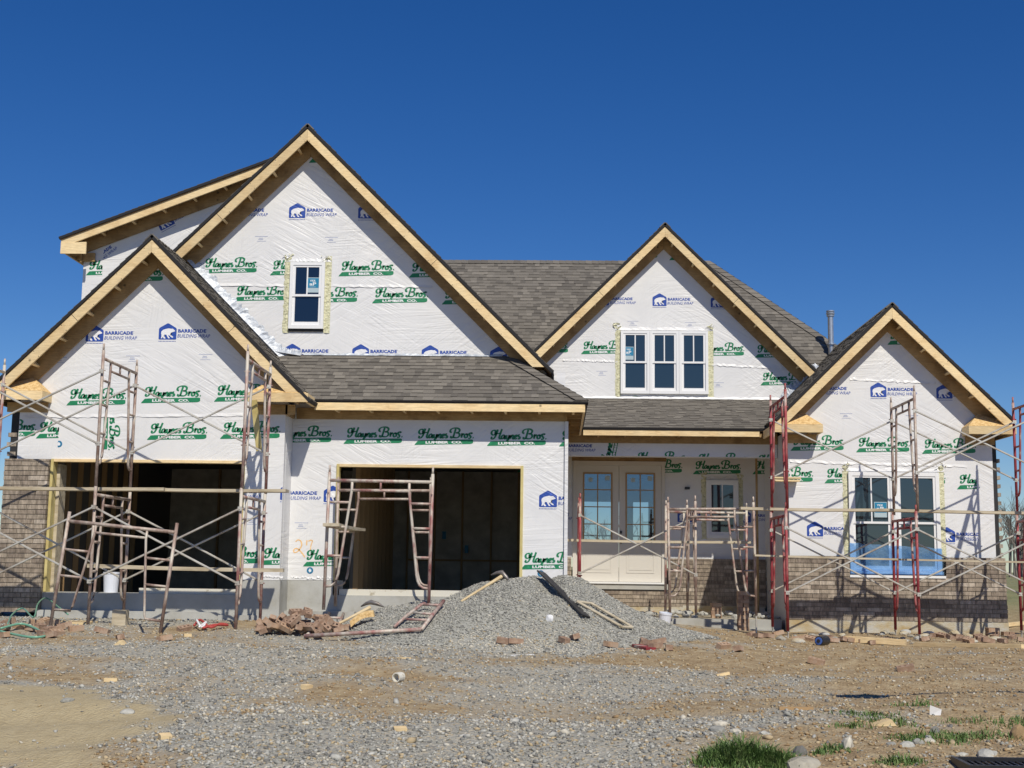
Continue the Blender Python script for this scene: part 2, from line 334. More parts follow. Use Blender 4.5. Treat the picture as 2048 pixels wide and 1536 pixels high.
# gravel heap -------------------------------------------------------
HX, HY = -.2, 19.4
TX = [-4.0, -3.4, -3.0, -2.69, -2.42, -2.1, -1.6, -1.35, -1.03, -.68, -.33, -.08, .12, .32, .63, .88, 1.17, 1.5, 1.9, 2.4]
TZ = [0, .04, .14, .27, .36, .43, .50, .57, .68, .735, .755, .70, .755, .72, .54, .40, .27, .17, .08, 0]
def heap(x, y):
    """long crest with two humps, flanks running down at the angle loose stone lies at"""
    x = np.asarray(x, float); y = np.asarray(y, float); dy = y-HY+.10*np.sin(x*1.7)
    t = np.interp(x+.10*(vnoise(x, y, 1.6, 33)-.5), TX, TZ); ry = np.where(dy < 0, 2.75, 2.0)*np.clip(t/.75, .02, 1)**.42
    p = np.clip(1-np.abs(dy)/ry*(1+.30*(vnoise(x, y, 1.1, 31)-.5)), 0, 1)
    h = t*(1-(1-p)**1.0)*(1.12-.12*p)
    h = np.minimum(h, t*(1-.5*(dy/ .9)**2*0))
    return h+((vnoise(x, y, 2.3, 32)-.5)*.06+(vnoise(x, y, 6.5, 35)-.5)*.022)*sst(0, .3, p)
def topz(x, y):
    return gz(x, y)+heap(x, y)
def hpt(px, py):                      # where a sight line meets the ground or the heap
    d = ray(px, py); d = d/d[1]; Y = np.arange(6, 26, .015); g = topz(d[0]*Y, Y); k = np.where(CAMH+d[2]*Y <= g)[0]
    return (float(d[0]*Y[k[0]]), float(Y[k[0]]), float(g[k[0]])) if len(k) else gpt(px, py)
ICO = None
def rock_variants(n, jit, flat=.7):
    out = []
    for k in range(n):
        b = bmesh.new(); bmesh.ops.create_icosphere(b, subdivisions=1, radius=1)
        for v in b.verts:
            f = random.uniform(1-jit, 1+jit); v.co = Vector((v.co.x*f*random.uniform(.9, 1.1), v.co.y*f*.8, v.co.z*f*flat))
        b.verts.ensure_lookup_table()
        out.append((np.array([v.co[:] for v in b.verts]), np.array([[v.index for v in f.verts] for f in b.faces]))); b.free()
    return out
RV = rock_variants(8, .40, .62)
def scatter(name, P, S, MI, slots, label, cat, extra=None):
    """one mesh of many stones: P positions, S sizes, MI material index"""
    Vs = []; Fs = []; Ms = []; o = 0
    A = rng.uniform(0, 2*np.pi, len(P)); T = rng.uniform(-.5, .5, len(P)); K = rng.integers(0, len(RV), len(P)); E = rng.uniform(.7, 1.5, len(P))
    for k, (rv, rf) in enumerate(RV):
        idx = np.where(K == k)[0]
        if not len(idx): continue
        ca, sa = np.cos(A[idx]), np.sin(A[idx]); ct, st = np.cos(T[idx]), np.sin(T[idx])
        v = rv[None, :, :]*S[idx][:, None, None]; v = v*np.stack([E[idx], np.ones(len(idx)), np.ones(len(idx))], 1)[:, None, :]
        x = v[..., 0]*ct[:, None]+v[..., 2]*st[:, None]; z = -v[..., 0]*st[:, None]+v[..., 2]*ct[:, None]; y = v[..., 1]
        X = x*ca[:, None]-y*sa[:, None]+P[idx, 0][:, None]; Y = x*sa[:, None]+y*ca[:, None]+P[idx, 1][:, None]; Z = z+P[idx, 2][:, None]
        Vs.append(np.stack([X, Y, Z], -1).reshape(-1, 3)); nv = len(rv)
        Fs.append((rf[None]+(np.arange(len(idx))*nv)[:, None, None]+o).reshape(-1, 3)); o += nv*len(idx)
        Ms.append(np.repeat(MI[idx], len(rf)))
    V = np.concatenate(Vs).astype(np.float32); Fc = np.concatenate(Fs).astype(np.int32); Mi = np.concatenate(Ms).astype(np.int32)
    base = 0
    if extra is not None:
        ev, ef, em = extra; Fq = ef+len(V)
    me = bpy.data.meshes.new(name)
    nt_ = len(Fc); nq = len(extra[1]) if extra is not None else 0
    me.vertices.add(len(V)+(len(extra[0]) if extra is not None else 0))
    allV = np.concatenate([V, extra[0].astype(np.float32)]) if extra is not None else V
    me.vertices.foreach_set('co', allV.ravel())
    me.loops.add(nt_*3+nq*4); me.polygons.add(nt_+nq)
    lv = Fc.ravel() if extra is None else np.concatenate([Fc.ravel(), (extra[1]+len(V)).ravel()])
    me.loops.foreach_set('vertex_index', lv.astype(np.int32))
    ls = np.concatenate([np.arange(nt_)*3, nt_*3+np.arange(nq)*4]).astype(np.int32); me.polygons.foreach_set('loop_start', ls)
    for s in slots: me.materials.append(M[s])
    mi = Mi if extra is None else np.concatenate([Mi, np.full(nq, extra[2], np.int32)])
    me.polygons.foreach_set('material_index', mi); me.update(calc_edges=True); me.validate()
    return tag(link(name, me), label, cat, kind='stuff')
SL = ['s0', 's1', 's2', 's3', 's4', 's5']
def ground_stones(n):
    Y = 7.6+(23.6-7.6)*rng.random(n)**1.5; px = rng.uniform(-260, 2300, n)
    X = (px-1115)/F*Y*1.0; keep = (X > -10) & (X < 10)
    X, Y = X[keep], Y[keep]
    sm = sandmask(X, Y); dm = dirtmask(X, Y)
    k = (rng.random(len(X)) > sm*.97) & (rng.random(len(X)) > dm*.62) & (heap(X, Y) < .10)
    # keep clear of the house itself
    k &= ~((Y > 20.9) & (X < .1)) & ~((Y > 24.1) & (X > 4.2))
    X, Y, dm = X[k], Y[k], dm[k]; S = .006+.017*rng.random(len(X))**2.2; big = rng.random(len(X)) < .012; S[big] *= 1.9
    Z = gz(X, Y)+S*.22
    c = rng.choice([0, 1, 2, 3, 5], len(X), p=[.31, .27, .17, .15, .10]); pale = rng.random(len(X)) < .6*sst(.62, .8, vnoise(X, Y*2, .8, 71)*.6+vnoise(X, Y*2, 2.6, 72)*.4); c[pale] = rng.choice([5, 1], pale.sum()); br = rng.random(len(X)) < dm*.75
    c[br] = rng.choice([3, 4], br.sum())
    return np.stack([X, Y, Z], 1), S, c
P_, S_, c_ = ground_stones(105000)
scatter('gravel_stones', P_, S_, c_, SL, 'loose grey and tan crushed stones strewn over the whole plot', 'gravel')
def heap_obj():
    xs = np.arange(HX-3.9, HX+2.9, .045); ys = np.arange(HY-3.1, HY+2.2, .045)
    X, Y = np.meshgrid(xs, ys); Z = topz(X, Y); Z = np.where(heap(X, Y) < .012, gz(X, Y)-.03, Z)
    ny, nx = X.shape; V = np.stack([X, Y, Z], -1).reshape(-1, 3)
    i = (np.arange(nx-1)[None, :]+nx*np.arange(ny-1)[:, None]).ravel(); Fq = np.stack([i, i+1, i+nx+1, i+nx], 1).astype(np.int32)
    n = 60000; x = rng.uniform(HX-3.8, HX+2.6, n); y = rng.uniform(HY-3.0, HY+2.0, n); k = heap(x, y) > .004+.05*rng.random(n)**2; x, y = x[k], y[k]
    S = .008+.011*rng.random(len(x)); z = topz(x, y)+S*.25
    c = rng.choice([0, 1, 2, 5], len(x), p=[.42, .33, .19, .06])
    low = (rng.random(len(x)) < .8*np.exp(-((y-(HY-2.3))/.55)**2)*sst(.35, .6, vnoise(x, y, 1.0, 61))) & (x > -2.0) & (x < 1.6); c[low] = rng.choice([5, 1, 3], low.sum(), p=[.6, .25, .15])
    scatter('gravel_pile', np.stack([x, y, z], 1), S, c, SL, 'heap of loose grey crushed stone in front of the wide garage opening', 'gravel pile', extra=(V, Fq, 0))
heap_obj()

# ================================================================== HOUSE
house = empty('unfinished_house', (0, 24, 0), 'large new house wrapped in printed white building wrap, with four steep gables, still being built', 'house')

# ---------- printing on the wrap, drawn in metres from its lower left corner
def clip_poly(mb, planes):
    """planes: (x, z, nx, nz): keep the side the normal points away from"""
    return mb
def crom(P, n=4):
    P = [Vector(p) for p in P]; Q = [P[0]*2-P[1]]+P+[P[-1]*2-P[-2]]; out = []
    for i in range(1, len(Q)-2):
        for k in range(n):
            t = k/n; a, b, c, d = Q[i-1:i+3]
            out.append(.5*((2*b)+(c-a)*t+(2*a-5*b+4*c-d)*t*t+(3*b-a-3*c+d)*t**3))
    out.append(P[-1]); return out
def stroke(mb, pts, w0, w1, k, n=4, nib=.9):
    P = crom([(x*.001, y*.001) for x, y in pts], n) if len(pts) > 2 else [Vector((x*.001, y*.001)) for x, y in pts]
    vs = []
    for i, p in enumerate(P):
        d = (P[min(i+1, len(P)-1)]-P[max(0, i-1)]); d = d.normalized() if d.length else Vector((1, 0))
        a = abs(math.sin(math.atan2(d.y, d.x)+nib-1.2)); wd = (w0+(w1-w0)*a)*.0005
        q = Vector((-d.y, d.x))*wd; vs += [(p.x+q.x, 0, p.y+q.y), (p.x-q.x, 0, p.y-q.y)]
    mb.add(vs, [(2*i, 2*i+1, 2*i+3, 2*i+2) for i in range(len(P)-1)], k)
def text_mesh(body, size, bold=0, shear=0, spacing=1):
    cu = bpy.data.curves.new('lettering', 'FONT'); cu.body = body; cu.size = size; cu.offset = bold; cu.shear = shear
    cu.resolution_u = 2; cu.space_character = spacing
    o = bpy.data.objects.new('lettering', cu); C.objects.link(o)
    dg = bpy.context.evaluated_depsgraph_get(); me = bpy.data.meshes.new_from_object(o.evaluated_get(dg))
    vs = [(v.co.x, 0, v.co.y) for v in me.vertices]; fs = [tuple(p.vertices) for p in me.polygons]
    bpy.data.objects.remove(o); bpy.data.curves.remove(cu); bpy.data.meshes.remove(me)
    return vs, fs
def text_into(mb, body, x, z, width, height, k, y=0, **kw):
    vs, fs = text_mesh(body, 1, **kw); xs = [v[0] for v in vs]; zs = [v[2] for v in vs]
    x0, x1, z0, z1 = min(xs), max(xs), min(zs), max(zs)
    vs = [(x+(v[0]-x0)/(x1-x0)*width, y, z+(v[2]-z0)/(z1-z0)*height) for v in vs]; mb.add(vs, fs, k)
def haynes():
    mb = MB(); g = 'green'
    ban = [(0, -2), (12, 22), (30, 44), (60, 60), (120, 64), (955, 86), (980, 78), (982, 52), (965, 34), (930, 24), (500, 14), (60, 0)]
    pts = [(x*.001, 0, (y if y > 55 else y*.9-14)*.001) for x, y in ban]
    # banner as a fan of strips, so that it stays convex piecewise
    mb.poly([pts[i] for i in (0, 1, 2, 3, 11)], g); mb.poly([pts[i] for i in (3, 4, 10, 11)], g); mb.poly([pts[i] for i in (4, 5, 9, 10)], g); mb.poly([pts[i] for i in (5, 6, 7, 8, 9)], g)
    a, b = 17, 36
    S = [[(122, 205), (145, 222), (128, 246), (92, 240), (72, 205), (88, 172), (128, 176), (150, 210)],
         [(176, 262), (168, 225), (150, 175), (128, 128), (98, 102), (72, 112), (82, 140)], [(118, 186), (165, 188), (222, 204)],
         [(248, 268), (232, 225), (212, 165), (202, 122), (222, 106), (240, 118)],
         [(292, 168), (262, 166), (240, 134), (250, 108), (276, 118), (296, 162)], [(298, 168), (288, 126), (300, 106), (318, 116)],
         [(330, 168), (322, 130), (336, 108), (360, 122), (374, 168)], [(376, 170), (364, 112), (342, 78), (322, 84)],
         [(398, 168), (386, 108)], [(394, 138), (418, 168), (436, 158), (430, 118), (442, 106), (456, 118)],
         [(466, 132), (492, 146), (492, 168), (470, 164), (458, 130), (474, 106), (502, 118)],
         [(546, 178), (524, 172), (526, 150), (548, 130), (538, 108), (512, 112)],
         [(688, 262), (670, 200), (652, 140), (630, 108), (606, 118), (612, 140)],
         [(622, 198), (596, 212), (606, 248), (650, 272), (716, 272), (752, 246), (738, 208), (690, 194)],
         [(690, 194), (740, 186), (752, 150), (722, 116), (676, 112), (640, 124)],
         [(778, 178), (792, 172), (782, 112)], [(788, 146), (808, 176), (828, 168)],
         [(862, 176), (840, 162), (836, 130), (856, 112), (880, 126), (882, 160), (862, 176), (896, 168)],
         [(936, 196), (914, 180), (924, 152), (940, 128), (926, 104), (898, 106)], [(974, 116), (984, 112)], [(936, 196), (962, 190), (940, 178)]]
    for s in S: stroke(mb, s, a, b, g)
    mb.box(.972, .990, -.0002, .0, .106, .124, g)
    text_into(mb, 'LUMBER  CO.', .185, .012, .615, .044, 'white', y=-.0012, bold=.045)
    for i in range(len(mb.v)):           # the white letters climb with the banner
        x, y, z = mb.v[i]
        if y < -.001: mb.v[i] = (x, y, z+(x-.5)*.016)
    return mb
def barricade(text=True):
    mb = MB()
    ic = [(0, .012), (.012, 0), (.285, 0), (.297, .012), (.297, .178), (.285, .198), (.16, .272), (.137, .272), (.012, .198), (0, .178)]
    mb.poly([(x, 0, z) for x, z in ic], 'blue')
    B = [(.038, .022), (.048, .05), (.046, .085), (.038, .10), (.044, .138), (.075, .165), (.12, .178), (.165, .188), (.2, .182), (.235, .182), (.246, .17), (.27, .152), (.274, .14), (.25, .132), (.228, .125), (.2, .112), (.198, .08), (.225, .06), (.242, .048), (.24, .032), (.222, .034), (.19, .058), (.17, .075), (.16, .07), (.172, .045), (.188, .03), (.182, .018), (.162, .022), (.14, .055), (.132, .08), (.098, .085), (.09, .06), (.105, .04), (.118, .024), (.108, .014), (.085, .018), (.07, .045), (.062, .03), (.055, .018)]
    b = bmesh.new(); vs = [b.verts.new((x, -.0012, z)) for x, z in B]; f = b.faces.new(vs); bmesh.ops.triangulate(b, faces=[f])
    b.verts.index_update(); mb.add([v.co[:] for v in b.verts], [tuple(v.index for v in f.verts) for f in b.faces], 'white'); b.free()
    for i in range(12):                  # line of tiny letters under the emblem
        mb.box(.002+i*.0245, .002+i*.0245+.017, -.0002, 0, -.034, -.023, 'blue')
    text_into(mb, 'BARRICADE', .322, .118, .47, .060, 'blue', bold=.045, spacing=1.03)
    text_into(mb, 'BUILDING WRAP', .312, .034, .55, .058, 'blue', shear=.22, bold=.006)
    for q in (.797, .804): mb.box(q, q+.004, -.0002, 0, .168, .174, 'blue')
    return mb
def tiny():
    mb = MB()
    for i in range(14): mb.box(i*.0165, i*.0165+.012, -.0002, 0, .100, .106, 'bluelight')
    for i in range(5): mb.box(.07+i*.014, .08+i*.014, -.0002, 0, .066, .074, 'bluelight'); mb.box(.06+i*.018, .072+i*.018, -.0002, 0, .042, .050, 'bluelight')
    for i in range(10): mb.box(.035+i*.0165, .047+i*.0165, -.0002, 0, .012, .017, 'bluelight')
    return mb
def badge():
    mb = MB(); n = 20
    mb.poly([(.055*math.cos(a), 0, .055*math.sin(a)) for a in [2*math.pi*i/n for i in range(n)]], 'bluedot')
    mb.poly([(.043*math.cos(a), -.0008, .043*math.sin(a)) for a in [2*math.pi*i/n for i in range(n)]], 'teal')
    mb.poly([(-.01, -.0016, -.03), (.02, -.0016, -.02), (.024, -.0016, .006), (-.004, -.0016, .036), (-.024, -.0016, 0)], 'white')
    return mb
PRN = {'H': haynes(), 'B': barricade(), 't': tiny(), 'o': badge()}
def wall(name, Y, polys, prints=(), clip=(), thick=.14, key='wrap', parent=None, label=None, extra=None):
    """polys: convex (x,z) outlines; prints: (kind, px, py[, rot, [local clips]]); clip: keep-lines (x,z,nx,nz)"""
    mb = MB()
    for p in polys: mb.prism(p, Y, Y+thick, key)
    if extra: extra(mb)
    me = mb.mesh(name); b = bmesh.new(); b.from_mesh(me)
    for s in ('green', 'white', 'blue', 'bluelight', 'bluedot', 'teal', 'orange'):
        if s not in mb.slots: mb.slots.append(s); me.materials.append(M[s])
    for pr in prints:
        k, px, py = pr[:3]; rot = pr[3] if len(pr) > 3 else 0; lc = pr[4] if len(pr) > 4 else ()
        src = PRN[k]; x0, z0 = at(px, py, Y); cb = bmesh.new(); vv = []
        ca, sa = math.cos(rot), math.sin(rot)
        for (x, y, z) in src.v: vv.append(cb.verts.new((x0+x*ca-z*sa, Y-.0025+y, z0+x*sa+z*ca)))
        for f, mi in zip(src.f, src.m):
            try: ff = cb.faces.new([vv[i] for i in f]); ff.material_index = mb.slots.index(src.slots[mi])
            except ValueError: pass
        for (cx, cz, nx, nz) in tuple(clip)+tuple(lc):
            bmesh.ops.bisect_plane(cb, geom=cb.verts[:]+cb.edges[:]+cb.faces[:], plane_co=(cx, Y, cz), plane_no=(nx, 0, nz), clear_outer=True)
        cb.verts.index_update(); nv = [b.verts.new(v.co) for v in cb.verts]
        for f in cb.faces:
            try: ff = b.faces.new([nv[v.index] for v in f.verts]); ff.material_index = f.material_index
            except ValueError: pass
        cb.free()
    b.to_mesh(me); b.free()
    return link(name, me, parent or house, label)
def cx(px, Y, side, py=900):            # vertical keep-line at a photo column
    x = at(px, py, Y)[0]; return (x, 0, side, 0)
def gline(xc, za, s):                   # under a gable slope, s=+1 right, -1 left
    return (xc, za, s*.7071, .7071)

YL, YM, YG, YT, YR = 21.0, 21.6, 22.5, 27.1, 24.3
GL, GM, GT, GR = (-6.70, 6.25), (-4.50, 8.66), (2.20, 8.12), (6.16, 5.86)
def gable_poly(g, x0, x1, zb, drop=.10):
    T = lambda x: g[1]-drop-abs(x-g[0])
    return [(x0, zb), (x1, zb), (x1, T(x1)), (g[0], T(g[0])), (x0, T(x0))]
cgl = lambda g, d=.10: (gline(g[0], g[1]-d, 1), gline(g[0], g[1]-d, -1))

# left garage front
wall('wrapped_wall', YL, [gable_poly(GL, -8.88, -4.47, 3.30), [(-8.88, 2.57), (-4.47, 2.57), (-4.47, 3.30), (-8.88, 3.30)], [(-5.11, .66), (-4.47, .66), (-4.47, 2.57), (-5.11, 2.57)]],
     [('H', 133, 809), ('H', 282, 804.5), ('H', 428, 801.6), ('H', 72, 875, 0, (cx(115.7, YL, 1),)), ('H', -47, 872), ('H', 294, 878), ('H', 440, 876), ('H', 209, 562),
      ('H', 211, 780, -math.pi/2, ((0, at(0, 833, YL)[1], 0, 1),)), ('H', 210, 935, -1.1, ((0, 2.575, 0, -1),)), ('B', 171, 683), ('B', 317, 679), ('B', 24, 687), ('B', 560, 1000), ('B', 416, 1000, 0, (cx(487, YL, -1),)), ('t', 397, 721), ('t', 106, 727), ('t', 252, 724),
      ('H', 521, 1128), ('H', 398, 1126, 0, (cx(487, YL, -1),)), ('t', 490, 1050, 0, (cx(487, YL, -1),)), ('o', 118, 888, 0, (cx(115, YL, -1),))],
     clip=cgl(GL)+((-4.475, 0, 1, 0), (-8.875, 0, -1, 0), (0, 2.575, 0, -1) if False else (-4.475, 0, 1, 0)), label='front wall of the left garage')
# short return between the two garages, and the left side
wall_side = MB(); wall_side.box(-4.61, -4.466, YL+.142, YM-.001, .66, 3.55, 'wrap'); wall_side.build('wrapped_wall', house)
ls = MB(); ls.box(-8.88, -8.74, YL+.142, 31, .3, 4.0, 'dark'); ls.build('side_wall', house, label='black papered side wall')
# middle garage front
orange = MB()
stroke(orange, [(0, 245), (45, 275), (90, 250), (105, 190), (80, 130), (30, 75), (-18, 70), (-22, 110), (15, 135), (70, 105), (130, 40), (165, -10)], 16, 22, 'orange')
stroke(orange, [(190, 270), (188, 225), (186, 185)], 18, 22, 'orange'); stroke(orange, [(215, 255), (255, 272), (285, 262)], 18, 22, 'orange'); stroke(orange, [(285, 262), (262, 190), (250, 100)], 14, 18, 'orange')
PRN['2'] = orange
wall('wrapped_wall', YM, [[(-4.465, .66), (-3.69, .66), (-3.69, 3.6), (-4.465, 3.6)], [(-3.69, 2.58), (-.59, 2.58), (-.59, 3.6), (-3.69, 3.6)], [(-.59, .68), (.10, .68), (.10, 3.6), (-.59, 3.6)]],
     [('H', 546, 884), ('H', 687, 886), ('H', 829, 888), ('H', 974, 890), ('H', 1118, 891), ('H', 606, 1131, 0, (cx(674, YM, 1),)), ('H', 1042, 1137, 0, (cx(1047, YM, -1),)), ('B', 539, 1003), ('B', 647, 1004, 0, (cx(674, YM, 1),)),
      ('B', 1078, 1014), ('t', 589, 1058), ('o', 620, 1141), ('o', 1081.6, 1147), ('2', 590, 1113, 0, (cx(674, YM, 1),))],
     clip=((-4.46, 0, -1, 0), (.098, 0, 1, 0), (0, 3.45, 0, 1)), label='front wall of the middle garage')
sw = MB(); sw.box(-.04, .102, YM+.142, YT-.001, .3, 4.2, 'wrap'); sw.build('wrapped_wall', house)
# tall middle gable
wall('wrapped_wall', YG, [gable_poly(GM, -8.6, -.22, 4.28)],
     [('H', 262, 541), ('H', 404, 545), ('H', 540, 549), ('H', 677, 551), ('H', 818, 553.5), ('H', 467.6, 600.6), ('H', 604, 604), ('H', 744, 605), ('H', 883.6, 607.4), ('H', 618, 324),
      ('B', 440, 436), ('B', 577.6, 436), ('B', 716, 437), ('B', 567, 718), ('B', 704, 719), ('B', 843, 721), ('B', 980, 724), ('t', 510, 484), ('t', 650, 486)],
     clip=cgl(GM)+((-.23, 0, 1, 0),), label='tall middle gable wall')
# wall below the long shed roof at upper left
shed = lambda x: 8.26+.39*(x+5.34)
wall('wrapped_wall', 23.3, [[(-8.84, 3.3), (-4.4, 3.3), (-4.4, shed(-4.4)-.12), (-8.84, shed(-8.84)-.12)]],
     [('B', 162, 556, .66, (cx(184, 23.3, -1),)), ('H', 172, 549, 0, (cx(184, 23.3, 1),)), ('B', 322, 462, .5, (cx(345, 23.3, 1),))], clip=((-8.835, 0, -1, 0), (-5.34, shed(-5.34)-.12, -.363, .93)), label='upper wall at the far left under the shed roof')
sh_ = MB(); sh_.box(-8.84, -8.70, 23.442, 30, 3.3, 6.7, 'wrap'); sh_.build('wrapped_wall', house)
# recessed wall: triple-window gable above, porch wall below
DX0, DX1, DZ0, DZ1 = .31, 2.21, .63, 3.12
wall('wrapped_wall', YT, [[(-1.0, 4.0), (5.4, 4.0), (5.4, GT[1]-.1-3.2), (GT[0], GT[1]-.1), (-1.0, GT[1]-.1-3.2)], [(.10, DZ1), (5.0, DZ1), (5.0, 4.0), (.10, 4.0)],
               [(.10, 1.13), (DX0, 1.13), (DX0, DZ1), (.10, DZ1)], [(DX1, 1.13), (5.0, 1.13), (5.0, DZ1), (DX1, DZ1)]],
     [('B', 1190, 611), ('B', 1305, 612), ('B', 1421.5, 615), ('H', 1043, 705), ('H', 1162, 707), ('H', 1278, 709), ('H', 1394, 711), ('H', 1510, 714), ('H', 1521, 769.5),
      ('H', 1090, 816), ('H', 1204, 818), ('H', 1338.6, 519), ('H', 1222, 516), ('t', 1193, 752), ('t', 1255, 652), ('t', 1370, 655), ('t', 1484, 660), ('t', 1426, 775),
      ('H', 1386, 947), ('H', 1505, 947), ('H', 1269, 945), ('H', 1034, 943), ('B', 1355, 1044), ('B', 1473, 1045), ('B', 1061, 1042)],
     clip=cgl(GT)+((0, 1.14, 0, -1),), label='recessed wall with the triple window and the entrance')
# beam of the porch
wall('wrapped_wall', 25.45, [[(.105, 3.09), (4.26, 3.09), (4.26, 3.42), (.105, 3.42)]],
     [('H', 1224, 940, 1.35), ('H', 1270, 931), ('H', 1392, 934), ('H', 1512, 936), ('B', 1103, 906)], clip=((0, 3.095, 0, -1), (0, 3.41, 0, 1), (.11, 0, -1, 0)), thick=.25, label='porch beam')
pc = MB(); pc.box(.11, 4.25, 25.71, YT-.002, 3.36, 3.40, 'wood2'); pc.build('porch_ceiling', house)
# right wing
WX0, WX1, WZ0, WZ1 = 5.36, 7.02, .88, 2.74
wall('wrapped_wall', YR, [gable_poly(GR, 4.27, 8.02, 3.2), [(4.27, 2.74), (8.02, 2.74), (8.02, 3.2), (4.27, 3.2)], [(4.27, 1.18), (WX0, 1.18), (WX0, 2.74), (4.27, 2.74)], [(WX1, 1.18), (8.02, 1.18), (8.02, 2.74), (WX1, 2.74)]],
     [('H', 1581, 900), ('H', 1712, 903), ('H', 1844, 906), ('H', 1519, 963), ('H', 1649, 965, 0, (cx(1683, YR, 1),)), ('H', 1783, 968, 0, (cx(1880, YR, -1),)), ('H', 1914, 977, 0, (cx(1951, YR, 1),)), ('H', 1775, 688),
      ('B', 1741, 794), ('B', 1608, 792), ('B', 1873, 797), ('B', 1614, 1072.6, 0, (cx(1684, YR, 1),)), ('B', 1878, 1084, 0, (cx(1885, YR, -1), cx(1951, YR, 1))), ('t', 1680, 838), ('t', 1812, 842), ('t', 1946, 846), ('t', 1930, 1092)],
     clip=cgl(GR)+((8.015, 0, 1, 0), (4.275, 0, -1, 0)), label='front wall of the right wing')
rs = MB(); rs.box(8.022, 8.10, YR+.02, 31, 1.1, 3.4, 'dark'); rs.box(7.88, 8.021, YR+.142, 31, -.3, 3.5, 'wrap'); rs.build('side_wall', house, label='black papered right side wall')
rl = MB(); rl.box(4.27, 4.41, YR+.142, YT-.001, -.3, 3.5, 'wrap'); rl.build('wrapped_wall', house)
# overlapped sheet edges and loose flaps
def seam(Y, p0, p1, wd=.05, amp=.012, n=40, parent=house):
    mb = MB(); a = at(*p0, Y); b = at(*p1, Y); vs = []; fs = []
    for i in range(n+1):
        t = i/n; x = a[0]+(b[0]-a[0])*t; z = a[1]+(b[1]-a[1])*t+random.uniform(-amp, amp)
        d = random.uniform(.004, .016); vs += [(x, Y-.001, z+wd), (x, Y-d, z)]
    for i in range(n): fs.append((2*i, 2*i+1, 2*i+3, 2*i+2))
    mb.add(vs, fs, 'wrap'); mb.build('wrap_overlap', parent)
seam(YL, (45, 836), (486, 832)); seam(YG, (420, 572), (865, 575)); seam(YT, (1125, 722), (1235, 724)); seam(YT, (1420, 731), (1590, 740)); seam(YR, (1580, 925), (1935, 935)); seam(YR, (1700, 760), (1900, 770))
seam(YM, (583, 1156), (673, 1158), .03, .02); seam(YL, (520, 1153), (566, 1156), .03, .01)

# ---------- foundation and brickwork
fd = MB()
fd.box(-8.35, -5.11, YL-.02, YL+.5, -.4, .42, 'conc'); fd.box(-5.11, -4.452, YL-.03, YL+.5, -.4, .655, 'conc'); fd.box(-4.60, -4.452, YL+.501, YM-.03, -.4, .655, 'conc')
fd.box(-4.451, -3.62, YM-.03, YM+.5, -.4, .655, 'conc'); fd.box(-3.619, -.62, YM-.02, YM+.5, -.4, .42, 'conc'); fd.box(-.619, .12, YM-.03, YM+.5, -.4, .675, 'conc')
fd.box(-5.4, -3.5, YL-.16, YL-.031, -.4, .10, 'conc'); fd.box(-4.45, -3.3, YM-.24, YM-.031, -.4, .16, 'conc')
fd.box(-8.35, -5.3, YL-.10, YL-.021, -.4, .14, 'conc')
fd.build('foundation', house)
fr = MB(); fr.box(4.22, 8.16, YR-.12, YR+.3, -.6, .04, 'concdirt'); fr.build('foundation', house, label='mud splashed foundation wall')
fr = MB(); fr.box(.12, 4.22, YT-.10, YT+.1, -.5, .18, 'concdirt'); fr.build('foundation', house); fp = MB(); fp.box(.6, 4.18, 24.75, 24.98, -.6, .0, 'conc'); fp.box(.6, 4.18, 24.70, 24.749, -.6, -.17, 'conc'); fp.build('porch_footing', house)
ds = MB(); ds.box(DX0-.05, DX1+.05, YT-.14, YT-.005, .49, .60, 'conc'); ds.box(DX0-.02, DX1+.02, YT-.17, YT-.005, .601, .635, 'vinyl'); ds.build('door_sill', house)
def bricks(name, x0, x1, Y, z0, z1, label=None, side=None, holes=()):
    """veneer built course by course; Y is the front face"""
    mb = MB()
    if holes:
        a, b, h0, h1 = holes[0]; mb.box(x0+.005, a, Y+.012, Y+.10, z0, z1, 'mortar'); mb.box(b, x1-.005, Y+.012, Y+.10, z0, z1, 'mortar'); mb.box(a, b, Y+.012, Y+.10, z0, h0, 'mortar')
    else: mb.box(x0+.005, x1-.005, Y+.012, Y+.10, z0, z1, 'mortar')
    c = .0785; k = 0; z = z0
    while z < z1-.02:
        zt = min(z+c-.011, z1); x = x0-(.14 if k % 2 else 0)+random.uniform(-.01, .01)
        while x < x1-.01:
            a, b = max(x, x0), min(x+.272, x1)
            if b-a > .02:
                parts = [(a, b)]
                for (hx0, hx1, hz0, hz1) in holes:
                    if hz0 < (z+zt)/2 < hz1: parts = [q for (p, r) in parts for q in ((p, min(r, hx0)), (max(p, hx1), r)) if q[1]-q[0] > .02]
                dy = random.uniform(-.003, .003); kk = 'br%d' % random.choices(range(4), [5, 4, 1.6, 3])[0]
                for p, r in parts: mb.box(p, r, Y+dy, Y+.09, z, zt, kk)
            x += .281
        z += c; k += 1
    mb.build(name, house, label=label)
bricks('brick_veneer', -9.04, -8.31, YL-.10, .10, 2.565, 'brick pier beside the left garage opening')
bricks('brick_veneer', 4.22, 8.15, YR-.13, .04, 1.19, 'low brick wall below the right wing window', holes=((WX0-.03, WX1+.05, .83, 1.3),))
bricks('brick_veneer', DX1+.08, 4.26, YT-.10, .15, 1.13, 'low brick wall at the back of the porch')
bricks('brick_veneer', .11, DX0-.03, YT-.10, .15, 1.13); bricks('brick_veneer', DX0-.02, DX1+.07, YT-.11, .15, .48)
